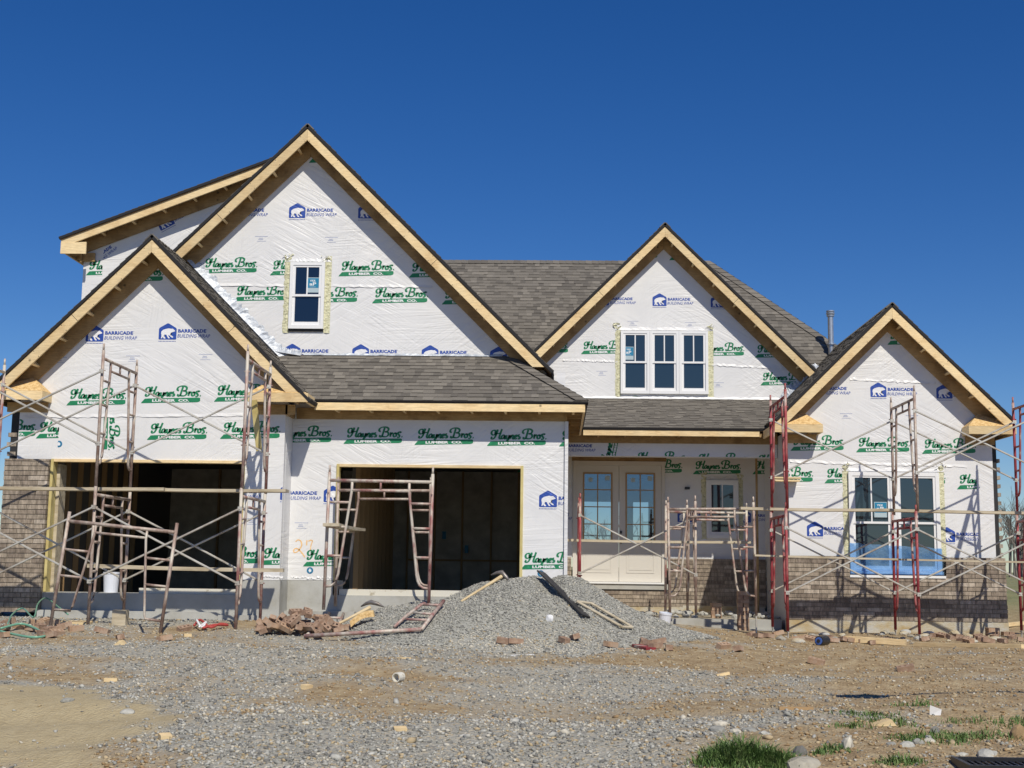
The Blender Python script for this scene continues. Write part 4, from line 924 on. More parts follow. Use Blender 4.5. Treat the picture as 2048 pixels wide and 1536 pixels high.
# entrance: two glazed doors
fr_ = MB(); fr_.box(DX0, DX0+.07, YT-.05, YT+.1, DZ0, DZ1, 'primer'); fr_.box(DX1-.07, DX1, YT-.05, YT+.1, DZ0, DZ1, 'primer'); fr_.box(DX0+.07, DX1-.07, YT-.049, YT+.1, DZ1-.09, DZ1, 'primer'); fr_.build('door_frame', house)
hd = MB(); hd.box(DX0-.03, DX1+.03, YT-.02, YT-.004, DZ1+.002, DZ1+.10, 'wood2'); hd.build('door_header_board', house)
dm = (DX0+DX1)/2
for i, (a, b) in enumerate(((DX0+.072, dm-.004), (dm+.004, DX1-.072))):
    d_ = empty_part('front_door', ((a+b)/2, YT, DZ0), ('left', 'right')[i]+' leaf of the entrance doors'); y0, y1 = YT-.02, YT+.03
    gx0, gx1, gz0, gz1 = a+.135, b-.135, 1.46, 2.88
    mb = MB(); mb.box(a, gx0, y0, y1, DZ0+.01, DZ1-.092, 'primer'); mb.box(gx1, b, y0, y1, DZ0+.01, DZ1-.092, 'primer'); mb.box(gx0, gx1, y0, y1, gz1, DZ1-.092, 'primer'); mb.box(gx0, gx1, y0, y1, DZ0+.01, gz0, 'primer')
    # raised panel
    pa, pb, pc_, pd = a+.15, b-.15, .82, 1.27
    for (q0, q1, q2, q3, h) in ((pa, pb, pc_, pc_+.02, .008), (pa, pb, pd-.02, pd, .008), (pa, pa+.02, pc_+.02, pd-.02, .008), (pb-.02, pb, pc_+.02, pd-.02, .008), (pa+.05, pb-.05, pc_+.06, pd-.06, .006)): mb.box(q0, q1, y0-h, y0-.0005, q2, q3, 'primer')
    mb.build('door_leaf', d_)
    mb = MB(); t = .028
    mb.box(gx0-.005, gx0+t, y0-.012, y0+.01, gz0-.005, gz1+.005, 'woodtrim'); mb.box(gx1-t, gx1+.005, y0-.012, y0+.01, gz0-.005, gz1+.005, 'woodtrim'); mb.box(gx0+t, gx1-t, y0-.0115, y0+.01, gz1-t, gz1+.005, 'woodtrim'); mb.box(gx0+t, gx1-t, y0-.0115, y0+.01, gz0-.005, gz0+t, 'woodtrim')
    c = (gx0+gx1)/2; mb.box(c-.011, c+.011, y0-.011, y0+.01, gz0+t, gz1-t, 'woodtrim')
    for r in range(1, 4): z = gz0+(gz1-gz0)*r/4; mb.box(gx0+t, gx1-t, y0-.010, y0+.009, z-.010, z+.010, 'woodtrim')
    mb.build('glazing_bars', d_)
    mb = MB(); mb.box(gx0+.01, gx1-.01, y0+.015, y0+.019, gz0+.01, gz1-.01, 'clear'); mb.build('pane', d_)
    for (sx, sz, q) in ((gx0+.11, gz1-.19, .085), (gx1-.15, gz1-.16, .10)):
        mb = MB(); mb.box(sx, sx+q, y0+.0125, y0+.014, sz, sz+q, 'stickg'); mb.build('sticker', d_)
    if i: mb = MB(); mb.box(a+.015, a+.06, y0-.03, y0-.001, 1.62, 1.68, 'blackp'); mb.box(a+.02, a+.055, y0-.05, y0-.001, 1.42, 1.47, 'blackp'); mb.build('lock', d_)
mb = MB(); mb.box(2.62, 2.72, YT-.06, YT-.004, 2.55, 2.60, 'blackp'); mb.build('electrical_box', house)
mb = MB(); mb.box(3.98, 4.02, 26.4, 26.44, .05, 3.36, 'wood2'); mb.build('temporary_post', house)
# flue
mb = MB(); fx, fz = at(1662, 690, 28.6); zt_ = at(1660, 632, 28.6)[1]
mb.tube([(fx, 28.6, fz-.6), (fx, 28.6, zt_)], .062, 'galv', 14)
for dz, r in ((0, .085), (.05, .095), (.10, .09)): mb.tube([(fx, 28.6, zt_+dz-.01), (fx, 28.6, zt_+dz+.018)], r, 'galv', 16)
mb.tube([(fx, 28.6, fz), (fx, 28.6, fz+.03)], .10, 'galv', 14); mb.build('flue_pipe', house, smooth=False)

# ================================================================== SCAFFOLDING
T_ = .0245
def make_frame(name, w_, h, key, label, group, plates=False, arch=True, thin=.020):
    """walk-through frame; local x across, z up"""
    e_ = empty(name, (0, 0, 0), label, 'scaffold frame', group)
    for x in (0, w_):
        mb = MB(); mb.tube([(x, 0, 0), (x, 0, h*.5), (x, 0, h+.02)], T_, key); mb.tube([(x, 0, h+.02), (x, 0, h+.12)], .016, key)
        for z in (.62, 1.70):
            if z < h: mb.tube([(x, -.045, z), (x, .045, z)], .009, key, 6)
        loc_part('leg', mb.mesh('leg', True), e_)
    mb = MB(); zt = h-.10; mb.tube([(0, 0, zt), (w_, 0, zt)], T_, key); loc_part('top_bar', mb.mesh('top_bar', True), e_)
    zi = zt-.14; xi0, xb = .34, .17
    for s in (0, 1):
        X = lambda x: x if not s else w_-x
        mb = MB(); P = [(X(xi0), 0, zt-.02), (X(xi0), 0, zi), (X(xb+.02), 0, .52), (X(xb), 0, .44), (X(xb-.03), 0, .38), (X(xb-.08), 0, .345), (X(0), 0, .335)]
        mb.tube(P, thin, key); loc_part('inner_leg', mb.mesh('inner_leg', True), e_)
        for z in (.78, 1.20, 1.56):
            if z < zi-.1:
                xx = xb+.02+(xi0-xb-.02)*(z-.52)/(zi-.52); mb = MB(); mb.tube([(X(.01), 0, z), (X(xx), 0, z)], thin*.95, key); loc_part('rung', mb.mesh('rung', True), e_)
    mb = MB(); mb.tube([(xi0, 0, zi), (w_-xi0, 0, zi)], thin, key); loc_part('header_bar', mb.mesh('header_bar', True), e_)
    mb = MB(); mb.tube([(w_*.5, 0, zi), (w_*.5, 0, zt)], thin*.8, key, 6); loc_part('header_strut', mb.mesh('header_strut', True), e_)
    if plates:
        for x in (0, w_):
            mb = MB(); mb.tube([(x, 0, -.20), (x, 0, .02)], .012, 'brace', 6); mb.box(x-.06, x+.06, -.06, .06, -.212, -.200, 'brace'); mb.tube([(x-.07, 0, -.02), (x+.07, 0, -.02)], .011, 'brace', 6)
            loc_part('screw_jack', mb.mesh('screw_jack'), e_)
    return e_
W_ = 1.524; H_ = 1.98; RZ = (0, 0, math.pi/2)
GA = 'frames of the tall scaffold at the left garage'; GB = 'frames of the tall scaffold at the right wing'
fa = make_frame('scaffold', W_, H_, 'rust', 'lower rusty scaffold frame standing in the middle of the left garage opening', GA)
fa.location = (-6.70, 18.65, .0); fa.rotation_euler = (0, rad(0), math.pi/2)
fm = make_frame('scaffold', W_, H_, 'mix', 'lower red and grey scaffold frame at the right end of the left garage opening', GA)
fm.location = (-4.57, 18.65, .0); fm.rotation_euler = RZ
dup(fa, (-6.70, 18.65, 2.0), RZ, 'upper rusty frame of the scaffold, standing in front of the left garage gable', GA)
dup(fm, (-4.56, 18.65, 2.0), RZ, 'upper scaffold frame below the right foot of the left gable', GA)
dup(fa, (-8.83, 18.65, .0), RZ, 'lower scaffold frame in front of the brick pier at the left edge', GA)
dup(fm, (-8.83, 18.65, 2.0), RZ, 'upper frame of the scaffold, at the far left edge under the eave', GA)
fr2 = make_frame('scaffold', W_, H_, 'red', 'lower red frame of the scaffold, beside the left corner of the right wing', GB, plates=True)
fr2.location = (3.77, 21.75, -.06); fr2.rotation_euler = RZ
dup(fr2, (5.90, 21.75, -.08), RZ, 'lower red frame of the scaffold, in front of the double window', GB)
dup(fr2, (8.07, 21.75, -.06), RZ, 'lower red frame of the scaffold, at the right edge beyond the right wing', GB)
fu = make_frame('scaffold', W_, H_, 'red', 'upper red frame of the scaffold, reaching the porch roof beside the right wing', GB); fu.location = (3.79, 21.75, 1.93); fu.rotation_euler = RZ
fv = dup(fa, (5.93, 21.75, 1.91), RZ, 'upper rusty grey scaffold frame above the double window', GB)
dup(fu, (8.08, 21.75, 1.93), RZ, 'upper red frame of the scaffold, against the sky at the right edge', GB)
GC = 'single frames standing at the middle garage'
f1 = dup(fm, (at(651, 1100, 19.0)[0], 19.0, .27), (rad(-1), rad(.5), 0), 'nearer of two scaffold frames facing the camera at the middle garage opening', GC)
f2 = dup(fa, (at(674, 1100, 21.3)[0], 21.3, .25), (0, rad(-.4), rad(1.5)), 'farther of two scaffold frames facing the camera at the middle garage opening', GC)
GD = 'frames of the low scaffold in front of the porch'
dup(fr2, (.40, 23.70, .16), RZ, 'low red frame seen edge-on in front of the left entrance door', GD)
dup(fa, (2.48, 23.70, .14), RZ, 'low greyish frame seen edge-on between the doors and the small porch window', GD)
dup(fa, (2.00, 23.50, .10), (0, rad(-.8), 0), 'pale worn frame facing the camera in front of the small porch window', GD)
dup(fm, (2.05, 25.1, .12), (0, rad(.5), rad(-3)), 'dark red frame facing the camera behind the pale one at the porch', GD)
def jack(x, y, z0, z1, lab):
    mb = MB(); mb.tube([(x, y, z0), (x, y, z1)], .014, 'brace', 6); mb.box(x-.07, x+.07, y-.07, y+.07, z0-.012, z0, 'brace'); o = mb.build('screw_jack'); tag(o, lab, 'screw jack')
jack(2.0, 23.5, -.20, .12, 'screw jack with a square foot under the left leg of the pale porch frame'); jack(3.52, 23.5, -.20, .12, 'screw jack with a square foot under the right leg of the pale porch frame')
# cross braces
def brace(x0, x1, y, zl, zu, lab, grp, key='brace', sag=0):
    e_ = empty('cross_brace', ((x0+x1)/2, y, zl), lab, 'cross brace', grp)
    for j, (a, b) in enumerate(((zl, zu), (zu, zl))):
        mb = MB(); o = y-.052+j*.03; mb.tube([(x0, o, a), ((x0+x1)/2, o+.0, (a+b)/2+random.uniform(-.008, .008)), (x1, o, b)], .0155, key, 6)
        for (x, z) in ((x0, a), (x1, b)): mb.box(x-.03, x+.03, o-.006, o+.006, z-.03, z+.03, key)
        mb.build('brace_tube', e_, smooth=False)
GE = 'cross braces of the left scaffold'; GF = 'cross braces of the right scaffold'
for (x0, x1, nm) in ((-8.83, -6.70, 'in front of the brick pier'), (-6.70, -4.57, 'across the left garage opening')):
    brace(x0, x1, 18.65, .64, 1.70, 'crossed pipe brace '+nm+', camera side', GE); brace(x0, x1, 20.174, .64, 1.70, 'crossed pipe brace '+nm+', wall side', GE)
brace(-8.83, -6.70, 18.65, 2.62, 3.68, 'crossed pipe brace below the left foot of the left gable, camera side', GE)
brace(-8.83, -6.70, 20.174, 2.62, 3.68, 'crossed pipe brace below the left foot of the left gable, wall side', GE)
brace(-6.70, -4.56, 20.174, 2.62, 3.68, 'crossed pipe brace high over the left garage opening, in front of the printed wrap', GE)
for (x0, x1, nm) in ((3.77, 5.90, 'in front of the low brick wall, left half'), (5.90, 8.07, 'in front of the low brick wall, right half')):
    brace(x0, x1, 21.75, .56, 1.62, 'crossed pipe brace '+nm+', camera side', GF); brace(x0, x1, 23.274, .56, 1.62, 'crossed pipe brace '+nm+', wall side', GF)
brace(3.79, 5.93, 23.274, 2.55, 3.58, 'crossed pipe brace between the porch roof and the double window', GF)
brace(5.93, 8.08, 23.274, 2.55, 3.58, 'crossed pipe brace under the right foot of the right gable, wall side', GF)
brace(5.93, 8.08, 21.75, 2.55, 3.58, 'crossed pipe brace under the right foot of the right gable, camera side', GF)
brace(.40, 2.48, 23.70, .82, 1.86, 'crossed pipe brace in front of the entrance doors', 'cross braces of the porch scaffold')
# planks
def plank(x0, x1, y, z, wd, th, lab, dz=0, rz=0, key='plank'):
    mb = MB(); n = 6; ya, yb = y-wd/2, y+wd/2
    vs = []; fs = []
    for i in range(n+1):
        t = i/n; x = x0+(x1-x0)*t; zz = z+dz*t-.012*math.sin(math.pi*t); o = rz*t
        vs += [(x, ya+o, zz), (x, yb+o, zz), (x, yb+o, zz+th), (x, ya+o, zz+th)]
    for i in range(n):
        a = 4*i
        for j in range(4): fs.append((a+j, a+(j+1) % 4, a+4+(j+1) % 4, a+4+j))
    fs += [(0, 1, 2, 3), (4*n, 4*n+1, 4*n+2, 4*n+3)]
    mb.add(vs, fs, key); return tag(mb.build('scaffold_plank'), lab, 'plank', 'planks of the scaffolds')
plank(-9.7, -5.9, 19.42, 1.985, .26, .045, 'long grey plank on the left scaffold, crossing in front of the brick pier')
plank(-6.55, -4.08, 19.50, 1.99, .26, .043, 'long grey plank on the left scaffold, its right end beyond the pipe frame')
plank(-6.98, -4.05, 19.3, .83, .10, .055, 'narrow pale board low behind the pipe frames in front of the left garage', dz=-.03)
plank(3.13, 5.7, 22.62, 1.945, .26, .045, 'grey plank on the right scaffold, reaching left to the small porch window')
plank(5.5, 9.9, 22.68, 1.945, .26, .045, 'grey plank on the right scaffold, crossing the double window', dz=-.02)
plank(3.32, 8.8, 22.3, 1.15, .14, .030, 'thin board crossing the right wing just above its brickwork', dz=-.06)
plank(.10, 3.55, 24.35, 1.40, .24, .045, 'grey plank crossing in front of the entrance doors')
p_ = plank(0, 2.6, 0, 0, .24, .045, 'short plank running from the nearer to the farther frame at the middle garage'); p_.location = (-3.28, 18.8, 1.47); p_.rotation_euler = (0, 0, rad(90))
def stick(p, q, wd, dp, lab, name='wood_offcut', cat='board', key='plank', up=(0, 0, 1), grp=None):
    mb = MB(); mb.bar(p, q, wd, dp, key, up); return tag(mb.build(name), lab, cat, grp)
b1 = at(508, 800, 20.3); b2 = at(514, 900, 20.3)
stick((b1[0], 20.30, b1[1]), (b2[0], 20.45, b2[1]), .09, .04, 'upright yellowish stud behind the scaffold at the right foot of the left gable', key='treated', up=(0, 1, 0), name='stud_prop')
b1 = at(1545, 955, 24.0)
stick((b1[0], 24.1, b1[1]), (b1[0]+.52, 24.15, b1[1]), .2, .03, 'small board shelf sticking out beside the left corner of the right wing', name='board_shelf', key='wood')
stick((b1[0], 24.1, b1[1]-.05), (b1[0]+.50, 24.15, b1[1]-.05), .2, .03, 'second small board just under the board shelf at the right wing corner', name='board_shelf', key='wood')

# smaller frame leaning in front of the left garage
GH = 'loose scaffold frames'
def low_frame(lab, key, h=1.50, straight=False):
    e_ = empty('scaffold', (0, 0, 0), lab, 'scaffold frame', GH)
    for x in (0, W_):
        mb = MB(); mb.tube([(x, 0, 0), (x, 0, h+.10)], T_, key); loc_part('leg', mb.mesh('leg', True), e_)
    mb = MB(); mb.tube([(0, 0, h-.03), (W_, 0, h-.03)], T_, key); loc_part('top_bar', mb.mesh('top_bar', True), e_)
    for s in (0, 1):
        X = lambda x: x if not s else W_-x
        mb = MB(); mb.tube([(X(.40), 0, h-.05), (X(.40), 0, h-.16), (X(.26), 0, .32), (X(.24), 0, .26), (X(0), 0, .25)], .0175, key); loc_part('inner_leg', mb.mesh('inner_leg', True), e_)
        for z in (.72, 1.08): mb = MB(); mb.tube([(X(0), 0, z), (X(.26+.14*(z-.32)/(h-.48)), 0, z)], .017, key); loc_part('rung', mb.mesh('rung', True), e_)
    mb = MB(); mb.tube([(.40, 0, h-.15), (W_-.40, 0, h-.15)], .0175, key); loc_part('header_bar', mb.mesh('header_bar', True), e_)
    return e_
lf = low_frame('dark brown scaffold frame standing askew before the left garage', 'rust'); a = at(100, 1256, 17.85)
lf.location = (a[0], 17.85, a[1]); lf.rotation_euler = (rad(-3), rad(5.2), rad(0))
lf2 = empty('scaffold', hpt(720, 1268), 'brown scaffold frame lying flat at the left foot of the gravel heap', 'scaffold frame', GH)
def lay(name, pts, r_=.022, key='mix', l0=.045):
    P = [Vector(hpt(x, y))+Vector((0, 0, l0+dz)) for x, y, dz in pts]; mb = MB(); mb.tube(P, r_, key); mb.build(name, lf2, smooth=True)
lay('top_bar', [(608, 1279, 0), (842, 1269, .02)], .027); lay('leg', [(843, 1269, .02), (864, 1243, .03), (887, 1216, .05)], .027); lay('leg', [(612, 1279, 0), (646, 1255, .05), (664, 1236, .10)], .024)
lay('inner_leg', [(788, 1264, .02), (812, 1247, .05), (843, 1224, .06), (850, 1222, .06)], .022); lay('inner_leg', [(674, 1270, .02), (682, 1252, .05), (689, 1235, .08)], .022, 'rust')
for p_, q_ in (((812, 1250, .03), (858, 1251, .02)), ((826, 1238, .04), (866, 1240, .03)), ((845, 1223, .05), (880, 1223, .04)), ((636, 1262, .05), (677, 1261, .04)), ((645, 1251, .07), (682, 1250, .05)), ((655, 1239, .09), (688, 1237, .07))): lay('rung', [p_, q_], .018)
g2 = hpt(1155, 1212); g3 = hpt(1262, 1264)
e_ = empty('barrow_handles', g2, 'pair of pale wooden handles lying on the right slope of the gravel heap', 'wooden handles')
for (pa, pb, o) in (((1154, 1211), (1244, 1262), .05), ((1182, 1214), (1264, 1262), .05)):
    A = hpt(*pa); B = hpt(*pb); mb = MB(); mb.tube([(A[0], A[1], A[2]+o), ((A[0]+B[0])/2, (A[1]+B[1])/2, (A[2]+B[2])/2+o), (B[0], B[1], B[2]+o)], .019, 'plank', 8); mb.build('handle', e_)
A = hpt(1154, 1211); B = hpt(1184, 1214); mb = MB(); mb.tube([(A[0], A[1], A[2]+.05), (B[0], B[1], B[2]+.05)], .016, 'plank', 8); mb.build('crosspiece', e_)
A = hpt(1240, 1261); B = hpt(1265, 1263); mb = MB(); mb.tube([(A[0], A[1], A[2]+.05), (B[0], B[1], B[2]+.05)], .018, 'plank', 8); mb.build('crosspiece', e_)
A = hpt(1098, 1168); B = hpt(1172, 1238)
mb = MB(); a_ = Vector((A[0]-.12, A[1]+.05, A[2]+.17)); b_ = Vector((B[0], B[1]-.03, B[2]+.03)); mb.bar(a_, b_, .14, .02, 'blackp', up=(.5, -.4, .8)); tag(mb.build('dark_board'), 'dark narrow board lying down the right slope of the gravel heap', 'board')

# ================================================================== TOOLS AND SITE CLUTTER
def pick(name, lab, h0, h1, head_at, tips, up):
    e_ = empty(name, h0, lab, 'pickaxe', 'pickaxes on the gravel heap')
    A, B = Vector(h0), Vector(h1); d = (B-A); mb = MB(); mb.tube([A, A+d*.3, A+d*.7, B], [.017, .019, .022, .029], 'handle', 8); mb.build('handle', e_)
    mb = MB(); Cc = Vector(head_at); L_, R_ = Vector(tips[0]), Vector(tips[1])
    mb.tube([L_, (L_+Cc)/2+Vector(up)*.03, Cc+Vector(up)*.04, (R_+Cc)/2+Vector(up)*.03, R_], [.010, .024, .036, .028, .008], 'handle' if 'wood' in lab else 'steel', 7); mb.build('head', e_, smooth=True); return e_
def above(px, py, lift=.04, Y=None):
    if Y is None: p = hpt(px, py); return (p[0], p[1], p[2]+lift)
    a = at(px, py, Y); return (a[0], Y, a[1])
Yp = hpt(930, 1205)[1]
pick('pickaxe', 'pickaxe with a tan handle at the crest of the gravel heap', above(922, 1203, 0, 18.75), above(1003, 1153, 0, 19.2), above(1004, 1150, 0, 19.2), (above(982, 1150, 0, 19.25), above(1022, 1168, 0, 19.15)), (0, 0, 1))
pick('pickaxe', 'pickaxe with steel head at the left foot of the gravel heap', above(672, 1250, 0, 18.3), above(740, 1215, 0, 18.65), above(742, 1210, 0, 18.65), (above(722, 1213, 0, 18.7), above(768, 1214, 0, 18.6)), (0, 0, 1))
g = hpt(727, 1250); mb = MB(); n = 6; vs = []; fs = []
for i in range(n+1):
    t = i/n; x = -.17+.34*t; z = .05*math.sin(math.pi*t*.9)+.05*t; vs += [(x, -.05, z), (x, .05, z+.02), (x, .05, z+.105), (x, -.05, z+.085)]
for i in range(n):
    for j in range(4): fs.append((4*i+j, 4*i+(j+1) % 4, 4*i+4+(j+1) % 4, 4*i+4+j))
fs += [(0, 1, 2, 3), (4*n, 4*n+1, 4*n+2, 4*n+3)]; mb.add(vs, fs, 'osb'); o = mb.build('foam_sponge'); o.location = (g[0], g[1], g[2]+.0); o.rotation_euler = (rad(-8), rad(-14), 0); tag(o, 'yellow bent block of foam on the left slope of the gravel heap', 'foam block')
# cored bricks
def make_brick():
    mb = MB(); b = bmesh.new(); L_, W2, H2 = .195, .09, .068
    xs = [0, .022, .052, .082, .113, .143, .173, L_]; ys = [0, .028, .062, W2]
    holes = {(1, 1), (3, 1), (5, 1)}; k = 'brick'
    P = lambda i, j, z: (xs[i]-L_/2, ys[j]-W2/2, z)
    for i in range(7):
        for j in range(3):
            if (i, j) in holes:
                for (a, c) in (((i, j), (i+1, j)), ((i+1, j), (i+1, j+1)), ((i+1, j+1), (i, j+1)), ((i, j+1), (i, j))): mb.add([P(*a, 0), P(*c, 0), P(*c, H2), P(*a, H2)], [(0, 1, 2, 3)], k)
            else:
                mb.add([P(i, j, H2), P(i+1, j, H2), P(i+1, j+1, H2), P(i, j+1, H2)], [(0, 1, 2, 3)], k); mb.add([P(i, j, 0), P(i, j+1, 0), P(i+1, j+1, 0), P(i+1, j, 0)], [(0, 1, 2, 3)], k)
    for (a, c) in (((0, 0), (7, 0)), ((7, 0), (7, 3)), ((7, 3), (0, 3)), ((0, 3), (0, 0))): mb.add([P(*a, 0), P(*c, 0), P(*c, H2), P(*a, H2)], [(0, 1, 2, 3)], k)
    return mb.mesh('brick')
BM = [make_brick()]; b2m = BM[0].copy(); b2m.materials[0] = M['brick2']; BM.append(b2m)
hb = make_brick(); 
for v in hb.vertices:
    if v.co.x > .045: v.co.x = .045+random.uniform(-.012, .012)
BM.append(hb)
def brick(p, rot, lab, grp, kind=None):
    o = bpy.data.objects.new('brick', BM[kind if kind is not None else random.choice([0, 0, 1, 2])]); C.objects.link(o); o.location = p; o.rotation_euler = rot; return tag(o, lab, 'brick', grp)
LB = 'brown cored brick tumbled in the heap between the scaffold and the gravel'; GRB = 'bricks heaped beside the gravel'
cxp, cyp, czp = gpt(563, 1272)
cxp += .22
for i in range(48):
    u = random.gauss(0, .33); v = random.gauss(0, .16); lvl = max(0, .30*(1-abs(u)/.9-abs(v)/.6)) * random.random()**.7
    x = cxp+u; y = cyp+.25+v; brick((x, y, float(gz(x, y))+.03+lvl), (random.uniform(-.7, .7), random.uniform(-.7, .7), random.uniform(0, 6.28)), LB, GRB)
def row(pts, lab, grp, dz=.0):
    for (px, py) in pts:
        p = hpt(px, py); brick((p[0], p[1], p[2]+dz), (random.uniform(-.35, .35), random.uniform(-.25, .25), random.uniform(0, 6.28)), lab, grp)
row([(8, 1262), (18, 1248), (62, 1262), (72, 1250), (82, 1258), (90, 1246), (98, 1264), (106, 1250), (118, 1262), (152, 1262), (203, 1266), (130, 1256), (40, 1258), (112, 1270), (86, 1272), (98, 1276), (6, 1275)], 'brown brick in the rubble at the foot of the brick pier', 'bricks at the foot of the brick pier')
row([(368, 1262), (242, 1279), (330, 1282)], 'brown brick lying alone between the askew frame and the brick heap', 'bricks left of the brick heap')
row([(1008, 1287), (1031, 1289), (1126, 1285), (1151, 1279), (1221, 1294)], 'brown brick half sunk in the front edge of the gravel heap', 'bricks at the front edge of the gravel heap')
row([(1285, 1288), (1300, 1292), (1312, 1297), (1338, 1300), (1446, 1297), (1478, 1303), (1318, 1288)], 'brown brick on the gravel right of the heap', 'bricks right of the gravel heap')
row([(1632, 1328), (1812, 1343), (1503, 1272), (1515, 1276), (1538, 1276), (1557, 1270)], 'brick lying on the ground before the right wing', 'bricks before the right wing')
row([(1600+i*17+random.uniform(-5, 5), 1283+random.uniform(-6, 6)) for i in range(6)]+[(1705+i*20, 1288+random.uniform(-5, 5)) for i in range(4)]+[(1855+i*14+random.uniform(-5, 5), 1280+random.uniform(-8, 6)) for i in range(10)]+[(1960+i*16, 1285+random.uniform(-8, 4)) for i in range(6)], 'broken brick in the rubble along the foundation of the right wing', 'rubble bricks along the right wing')
row([(1405+i*11, 1248+random.uniform(-14, 6)) for i in range(7)]+[(1300+random.uniform(0, 60), 1224+random.uniform(-8, 8)) for i in range(6)], 'brick in the rubble in front of the porch', 'rubble bricks at the porch')
# little brick stack at the porch and one at the right corner
def stack(x, y, z, n, lab, grp):
    for i in range(n):
        for j in (0, 1): brick((x+(.0 if i % 2 else j*.1-.05)+random.uniform(-.006, .006), y+(j*.1-.05 if i % 2 else 0), z+i*.071), (0, 0, (0 if i % 2 else math.pi/2)+random.uniform(-.04, .04)), lab, grp, 0 if i % 3 else 1)
sx = at(1486, 1240, 24.1)[0]; stack(sx, 24.1, float(gz(sx, 24.1)), 10, 'brick of the small pier stacked in front of the porch', 'bricks of the porch stack')
sx = at(1432, 1200, 25.4)[0]; stack(sx, 25.4, .0, 4, 'brick of the low stack on the porch floor', 'bricks of the low porch stack')
sx = at(1985, 1270, 23.9)[0]; stack(sx, 23.9, -.33, 4, 'brick stacked at the right corner of the right wing', 'bricks stacked at the right corner'); stack(sx+.3, 24.0, -.33, 3, 'brick in the lower stack beyond the right corner', 'bricks beyond the right corner')
# rubble lumps on the porch and along the walls
def rock(p, s, lab, grp, key='rock', name='rock', cat='rock', flat=.7):
    b = bmesh.new(); bmesh.ops.create_icosphere(b, subdivisions=2, radius=1)
    sd_ = random.random()*50
    for v in b.verts:
        f = 1+.55*(float(vnoise(v.co.x+sd_, v.co.y+v.co.z*.7, 1.3, 9))-.5)+.2*(float(vnoise(v.co.x+sd_, v.co.y-v.co.z, 3.5, 8))-.5)
        v.co = Vector((v.co.x*s[0]*f, v.co.y*s[1]*f, v.co.z*s[2]*f))
    me = bpy.data.meshes.new(name); b.to_mesh(me); b.free(); me.materials.append(M[key])
    o = bpy.data.objects.new(name, me); C.objects.link(o); o.location = p; o.rotation_euler = (0, 0, random.uniform(0, 3)); return tag(o, lab, cat, grp)
for i in range(46):
    px = random.uniform(1270, 1545); Y = random.uniform(25.0, 26.8); x = (px-1115)/F*Y; s = random.uniform(.03, .10); rock((x, Y, .02+random.random()*.05), (s*1.3, s, s*.7), 'grey lump of mortar rubble on the porch floor', 'mortar rubble on the porch', 'conc', 'mortar_lump', 'rubble')
for i in range(34):
    px = random.uniform(1560, 2030); p = gpt(px, 1272+random.uniform(-6, 16)); s = random.uniform(.03, .09); rock((p[0], p[1], p[2]+s*.2), (s*1.5, s, s*.6), 'clod of ochre clay and mortar along the right wing foundation', 'clods along the right wing', random.choice(['concdirt', 'rock', 'conc']), 'clay_clod', 'rubble')
pf = MB(); pf.box(.15, 4.2, 24.99, YT-.11, -.3, .0, 'concdirt'); tag(pf.build('porch_fill'), 'ochre fill behind the porch footing', 'fill', kind='structure')
# timbers lying before the right wing
def lying(p0, p1, wd, dp, lab, key='plank', name='ground_timber', lift=None):
    A = gpt(*p0); B = gpt(*p1); h = dp/2 if lift is None else lift; return stick((A[0], A[1], A[2]+h), (B[0], B[1], B[2]+h), wd, dp, lab, name, 'timber', key)
lying((1690, 1283), (1812, 1291), .14, .09, 'short pale timber lying before the right wing foundation', 'wood')
lying((1830, 1293), (2046, 1297), .09, .06, 'long pale timber lying on the ground at the right edge', 'wood')
lying((1930, 1262), (2047, 1250), .09, .07, 'pale timber in the mud beyond the right corner of the house', 'wood')
lying((1285, 1262), (1345, 1268), .25, .04, 'grey board on the ground before the porch', 'plank')
lying((1262, 1232), (1330, 1248), .3, .04, 'pale flagstone-like board before the door step', 'conc')
lying((1558, 1420), (1626, 1420), .05, .025, 'thin splintered strip of wood on the dirt', 'stud', 'wood_strip')
lying((0, 1232), (24, 1196), .05, .04, 'two rough sticks leaning at the left edge', 'stud', 'stick')
lying((1273, 1293), (1302, 1300), .14, .03, 'flat purplish slab beside the bricks right of the heap', 'red', 'slab')
lying((1020, 1312), (1068, 1310), .03, .012, 'white plastic strip on the gravel in front of the heap', 'vinyl', 'plastic_strip')
lying((785, 1283), (850, 1277), .05, .02, 'flattened clear plastic strip below the lying frame', 'foil', 'plastic_strip')
# offcuts
def offcut(px, py, s, rot, lab, key='wood', shape=None):
    p = hpt(px, py); mb = MB()
    if shape == 'wedge': mb.prism([(-s[0]/2, 0), (s[0]/2, 0), (s[0]*.3, s[2])], -s[1]/2, s[1]/2, key)
    elif shape == 'tri': mb.prism([(-s[0]/2, 0), (s[0]/2, 0), (0, s[2])], -s[1]/2, s[1]/2, key)
    else: mb.box(-s[0]/2, s[0]/2, -s[1]/2, s[1]/2, 0, s[2], key)
    o = mb.build('wood_offcut'); o.location = (p[0], p[1], p[2]-.004); o.rotation_euler = rot; tag(o, lab, 'wood offcut', 'wood offcuts on the ground')
offcut(222, 1363, (.13, .06, .035), (0, 0, .1), 'small pale block of wood lying flat on the left gravel')
offcut(330, 1478, (.085, .10, .04), (.1, 0, .5), 'small tan block of wood in the left foreground')
offcut(613, 1377, (.07, .10, .04), (0, .1, -.5), 'small brown wood block in the middle of the gravel')
offcut(242, 1289, (.14, .12, .06), (0, 0, 0), 'triangular scrap of wood in front of the brick pier rubble', shape='tri')
offcut(1763, 1450, (.22, .12, .055), (0, 0, .1), 'long wedge of pale wood near the small grass tufts', shape='wedge')
offcut(1446, 1351, (.15, .05, .03), (0, -.2, .2), 'small pale wood chip on the gravel before the porch')
